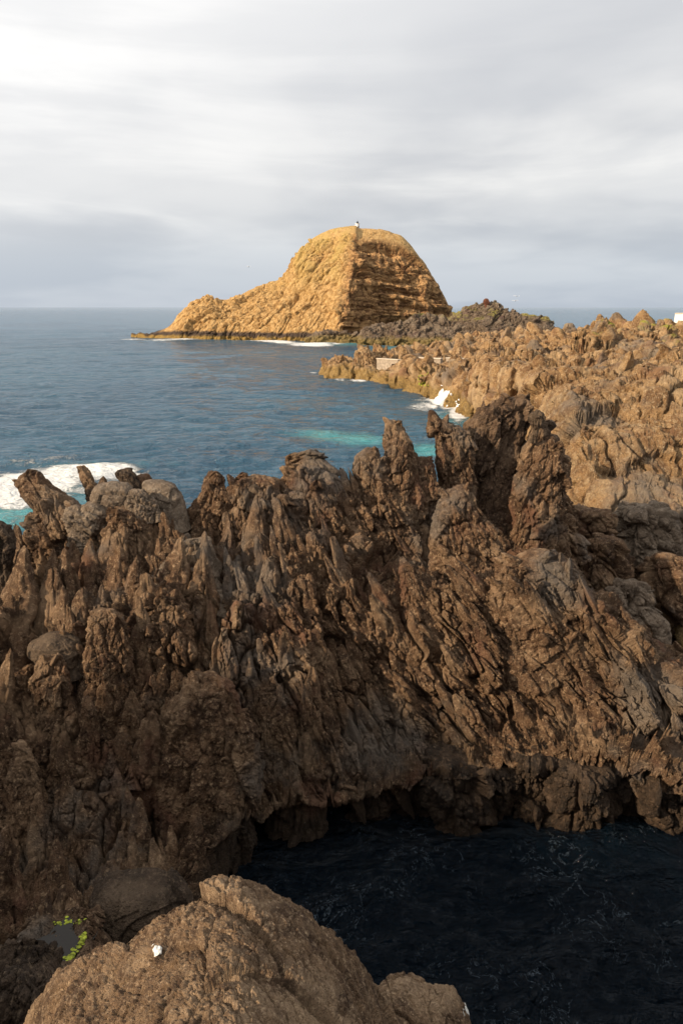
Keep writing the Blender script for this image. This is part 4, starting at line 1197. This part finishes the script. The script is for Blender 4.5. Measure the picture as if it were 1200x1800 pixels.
# white droppings and stains on rock: draped on the boulder surface
M_guano = simple('dropping', (.80, .76, .68), .95, 60, .25, .004)
def drape(name, Vs, px, py, rpx, label, n=30, mat=M_guano, lift=.022, seed=1, asp=1.2, cat='bird dropping', kind='thing', size=.74, tol=2.5, rough=.45):
    pts = Vs.reshape(-1, 3); u, v = px_of(pts)
    ok = (np.abs(u-px) < rpx*2) & (np.abs(v-py) < rpx*asp*2)
    pts, u, v = pts[ok], u[ok], v[ok]
    y0 = np.percentile(pts[:, 1], 2)
    uu, vv = np.meshgrid(np.linspace(-1, 1, n), np.linspace(-1, 1, n))
    out = np.zeros((n, n, 3)); drop = np.zeros((n, n))
    nn = fbm(np.stack([uu*1.6+seed, vv*1.6, uu*0+seed], -1).reshape(-1, 3), 4).reshape(n, n)
    for i in range(n):
        for j in range(n):
            dd = (u-(px+uu[i, j]*rpx))**2+(v-(py+vv[i, j]*rpx*asp))**2+((pts[:, 1]-y0)/y0*100*tol/2.5)**2*.02
            out[i, j] = pts[np.argmin(dd)]
    for _ in range(3):
        p_ = np.pad(out, ((1, 1), (1, 1), (0, 0)), 'edge'); out = (p_[:-2, 1:-1]+p_[2:, 1:-1]+p_[1:-1, :-2]+p_[1:-1, 2:]+p_[1:-1, 1:-1])/5
    dist_ = size+rough*nn-np.sqrt(uu**2+vv**2)
    to = np.array([0, 0, H])-out; to /= np.linalg.norm(to, axis=2, keepdims=True)
    out += to*(np.clip(dist_*6, -1, 1)*lift)[..., None]
    c = out.reshape(-1, 3).mean(0)
    ob = grid_mesh(name, out-c, mat=mat); ob.location = c
    return tag(ob, label, cat, None, kind)
drape('bird_dropping', NBV, 277, 1671, 11, 'white splash on the upper left of the large near boulder')
drape('algae', HLV, 743, 664, 9, 'bright yellow-green algae streak on the headland below the pale sill', 40, M_alg, .10, 3, 1.7, 'algae', 'stuff', .75)
drape('bird_dropping', SBV, 822, 1774, 9, 'white splash at the right end of the smaller near boulder', seed=5, asp=1.4)

# little tide pool with algae rim
c = TP.copy()
M_pool = NT('pool_water'); pb = M_pool.bsdf((.026, .022, .018), .10, .2, M_pool.noise(9, 3), .01, .4); M_pool = M_pool.m
n = 60
th = np.linspace(0, 2*np.pi, n, endpoint=False)
rad = np.linspace(0, 1, 12)
RR, TT = np.meshgrid(rad, th)
wob = 1+.18*np.sin(2*TT+.5)+.1*np.sin(5*TT)
V = np.stack([c[0]+RR*wob*np.cos(TT)*.45, c[1]+RR*wob*np.sin(TT)*.46, c[2]+0*RR], -1)
tp = grid_mesh('tide_pool', np.concatenate([V, V[:1]], 0), mat=M_pool)
tag(tp, 'small still tide pool with a yellow-green algae rim at the lower left', 'tide pool')
def rim(a0, a1, n_, sz, label, seed):
    r = np.random.RandomState(seed); balls = []
    for k in range(n_):
        t = r.uniform(a0, a1); q = .37+r.normal()*.03
        x_, y_ = q*math.cos(t), q*math.sin(t)
        d_ = (V1[:, 0]-c[0]-x_)**2+(V1[:, 1]-c[1]-y_)**2
        zz = V1[np.argmin(d_+(np.abs(V1[:, 2]-c[2]) > .5)*9), 2]
        s_ = sz*r.uniform(.5, 1.3)
        balls.append(((c[0]+x_, c[1]+y_, max(zz, c[2])+.004), (s_*1.3, s_, s_*.35)))
    o = blob_mesh('algae', balls, M_alg, 2, .012, 30)
    tag(o, label, 'algae', None, 'stuff')
rim(-1.0, .3, 46, .028, 'yellow-green algae on the near right rim of the little tide pool', 1)
rim(.8, 2.2, 26, .02, 'thin yellow-green algae on the far rim of the little tide pool', 5)
print('built', time.time()-T0)

# gulls
def gull(px, py, Y, label, s=.5, bank=.3):
    e = empty('gull', at(px, py, Y), label, 'gull')
    V = []
    prof_ = [(-.55, .01), (-.4, .05), (-.15, .11), (.1, .12), (.3, .07), (.42, .055), (.5, .01)]
    th = np.linspace(0, 2*np.pi, 12, endpoint=False)
    V = np.array([[(x*s*1.0, r_*s*math.cos(t), r_*s*math.sin(t)) for t in th] for x, r_ in prof_])
    grid_mesh('body', V, closed_u=True, mat=M_white, parent=e)
    for sg in (-1, 1):
        pts = []
        for k in range(9):
            f = k/8
            ch = .22*(1-f)**.6+.02
            zz = (.45*f-.35*f*f)*s*1.6*(1+bank*sg)
            pts.append([(.12*s-.25*f*f*s+ch*s*.5, sg*f*1.25*s, zz), (.12*s-.25*f*f*s, sg*f*1.25*s, zz+.03*s), (.12*s-.25*f*f*s-ch*s*.7, sg*f*1.25*s, zz-.01),
                        (.12*s-.25*f*f*s, sg*f*1.25*s, zz-.015)])
        grid_mesh('wing', np.array(pts), closed_u=True, mat=M_white, parent=e)
    e.rotation_euler = (0, .1, .9)
gull(437, 469, 150, 'white gull gliding in the grey sky left of the islet', .55)
gull(907, 521, 130, 'upper of the two white gulls above the sea horizon', .5)
gull(905, 529, 128, 'lower of the two white gulls above the sea horizon', .5, -.2)

# ------------------------------------------------------------------ light, sky, camera
SUN_AZ = math.radians(244)    # compass from +Y clockwise: behind the viewer, to the left
SUN_EL = math.radians(23)
sd = np.array([math.sin(SUN_AZ)*math.cos(SUN_EL), math.cos(SUN_AZ)*math.cos(SUN_EL), math.sin(SUN_EL)])
li = bpy.data.lights.new('sun', 'SUN'); li.energy = 4.8; li.angle = math.radians(1.2); li.color = (1, .81, .58)
lo = bpy.data.objects.new('sun', li); C.objects.link(lo)
from mathutils import Vector
lo.rotation_euler = Vector(sd).to_track_quat('Z', 'Y').to_euler()

w = bpy.data.worlds.new('World'); bpy.context.scene.world = w; w.use_nodes = True
nt = w.node_tree; nt.nodes.clear()
def wn(t, **k):
    x = nt.nodes.new(t)
    for a_, b_ in k.items(): setattr(x, a_, b_)
    return x
out = wn('ShaderNodeOutputWorld'); bg = wn('ShaderNodeBackground'); bg.inputs['Strength'].default_value = .1
sky = wn('ShaderNodeTexSky', sky_type='NISHITA'); sky.sun_disc = False; sky.sun_elevation = SUN_EL; sky.sun_rotation = SUN_AZ
sky.air_density = 1.0; sky.dust_density = 1.5
tc = wn('ShaderNodeTexCoord'); sep = wn('ShaderNodeSeparateXYZ'); nt.links.new(tc.outputs['Generated'], sep.inputs[0])
def wm(op, a_, b_=0.0, clamp=False):
    x = wn('ShaderNodeMath', operation=op); x.use_clamp = clamp
    for i_, v in ((0, a_), (1, b_)):
        if isinstance(v, bpy.types.NodeSocket): nt.links.new(v, x.inputs[i_])
        else: x.inputs[i_].default_value = v
    return x.outputs[0]
def wmap(v, lo_, hi_, a_=0., b_=1.):
    x = wn('ShaderNodeMapRange', interpolation_type='SMOOTHSTEP'); nt.links.new(v, x.inputs[0])
    for k_, q_ in zip((1, 2, 3, 4), (lo_, hi_, a_, b_)): x.inputs[k_].default_value = q_
    return x.outputs[0]
def wnoise(vec, sc, det, ro, dist=0.):
    x = wn('ShaderNodeTexNoise'); nt.links.new(vec, x.inputs['Vector']); x.inputs['Scale'].default_value = sc
    x.inputs['Detail'].default_value = det; x.inputs['Roughness'].default_value = ro; x.inputs['Distortion'].default_value = dist
    return x.outputs['Fac']
def wmix(f, a_, b_):
    x = wn('ShaderNodeMix', data_type='RGBA')
    for i_, v in ((0, f), (6, a_), (7, b_)):
        if isinstance(v, bpy.types.NodeSocket): nt.links.new(v, x.inputs[i_])
        else: x.inputs[i_].default_value = v if not isinstance(v, tuple) else (*v, 1)
    return x.outputs[2]
z = wm('MAXIMUM', sep.outputs[2], 0.0)
den = wm('ADD', z, .16)
comb = wn('ShaderNodeCombineXYZ')
nt.links.new(wm('DIVIDE', sep.outputs[0], den), comb.inputs[0]); nt.links.new(wm('DIVIDE', sep.outputs[1], den), comb.inputs[1])
comb.inputs[2].default_value = 3.7
cl = comb.outputs[0]
n1 = wnoise(cl, .45, 5, .42, .2); n2 = wnoise(cl, 1.5, 5, .45, .2)
dn = wm('ADD', wm('MULTIPLY', n1, .7), wm('MULTIPLY', n2, .3))
K = 10.0
def k(c): return tuple(v*K for v in c)
shade = wmap(dn, .41, .59)
cloud = wmix(shade, k((.43, .44, .462)), k((.68, .672, .66)))
# clouds are thinner and brighter high up towards the left, a darker bank lies low
hi = wmap(wm('SUBTRACT', z, wm('MULTIPLY', sep.outputs[0], .35)), .05, .52)
cloud = wmix(wm('MULTIPLY', hi, .75), cloud, k((.92, .905, .885)))
low = wmap(z, .015, .16, 1, 0)
cloud = wmix(wm('MULTIPLY', low, .72), cloud, k((.36, .415, .49)))
# bright breaks just above the bank
band = wm('MULTIPLY', wmap(z, .07, .12), wmap(z, .14, .22, 1, 0))
cm2 = wn('ShaderNodeCombineXYZ')
nt.links.new(wm('MULTIPLY', wm('DIVIDE', sep.outputs[0], wm('ADD', wm('ABSOLUTE', sep.outputs[1]), .2)), 2.0), cm2.inputs[0]); nt.links.new(wm('MULTIPLY', z, 13.0), cm2.inputs[1]); cm2.inputs[2].default_value = 1.3
n3 = wnoise(cm2.outputs[0], .9, 6, .55, .3)
cloud = wmix(wm('MULTIPLY', wm('MULTIPLY', wmap(n3, .42, .62), wmap(z, .03, .10)), wmap(z, .5, .2)), cloud, wmix(.28, cloud, k((.36, .38, .42))))
br = wm('MULTIPLY', wm('MULTIPLY', band, .7), wmap(n3, .54, .38))
cloud = wmix(wm('MULTIPLY', br, .6), cloud, k((.80, .79, .76)))
skyc = wmix(.94, sky.outputs[0], cloud)
nt.links.new(skyc, bg.inputs['Color']); nt.links.new(bg.outputs[0], out.inputs[0])

cam = bpy.data.cameras.new('camera'); co = bpy.data.objects.new('camera', cam); C.objects.link(co)
cam.sensor_fit = 'VERTICAL'; cam.sensor_height = 36; cam.lens = 24
cam.clip_start = .1; cam.clip_end = 100000
co.location = (0, 0, H); co.rotation_euler = (math.pi/2-TH, 0, 0)
sc = bpy.context.scene; sc.camera = co
sc.view_settings.view_transform = 'Standard'; sc.view_settings.look = 'None'; sc.view_settings.exposure = .42; sc.view_settings.gamma = 1
sc.cycles.max_bounces = 6
print('done', time.time()-T0, sum(len(o.data.polygons) for o in sc.objects if o.type == 'MESH'))
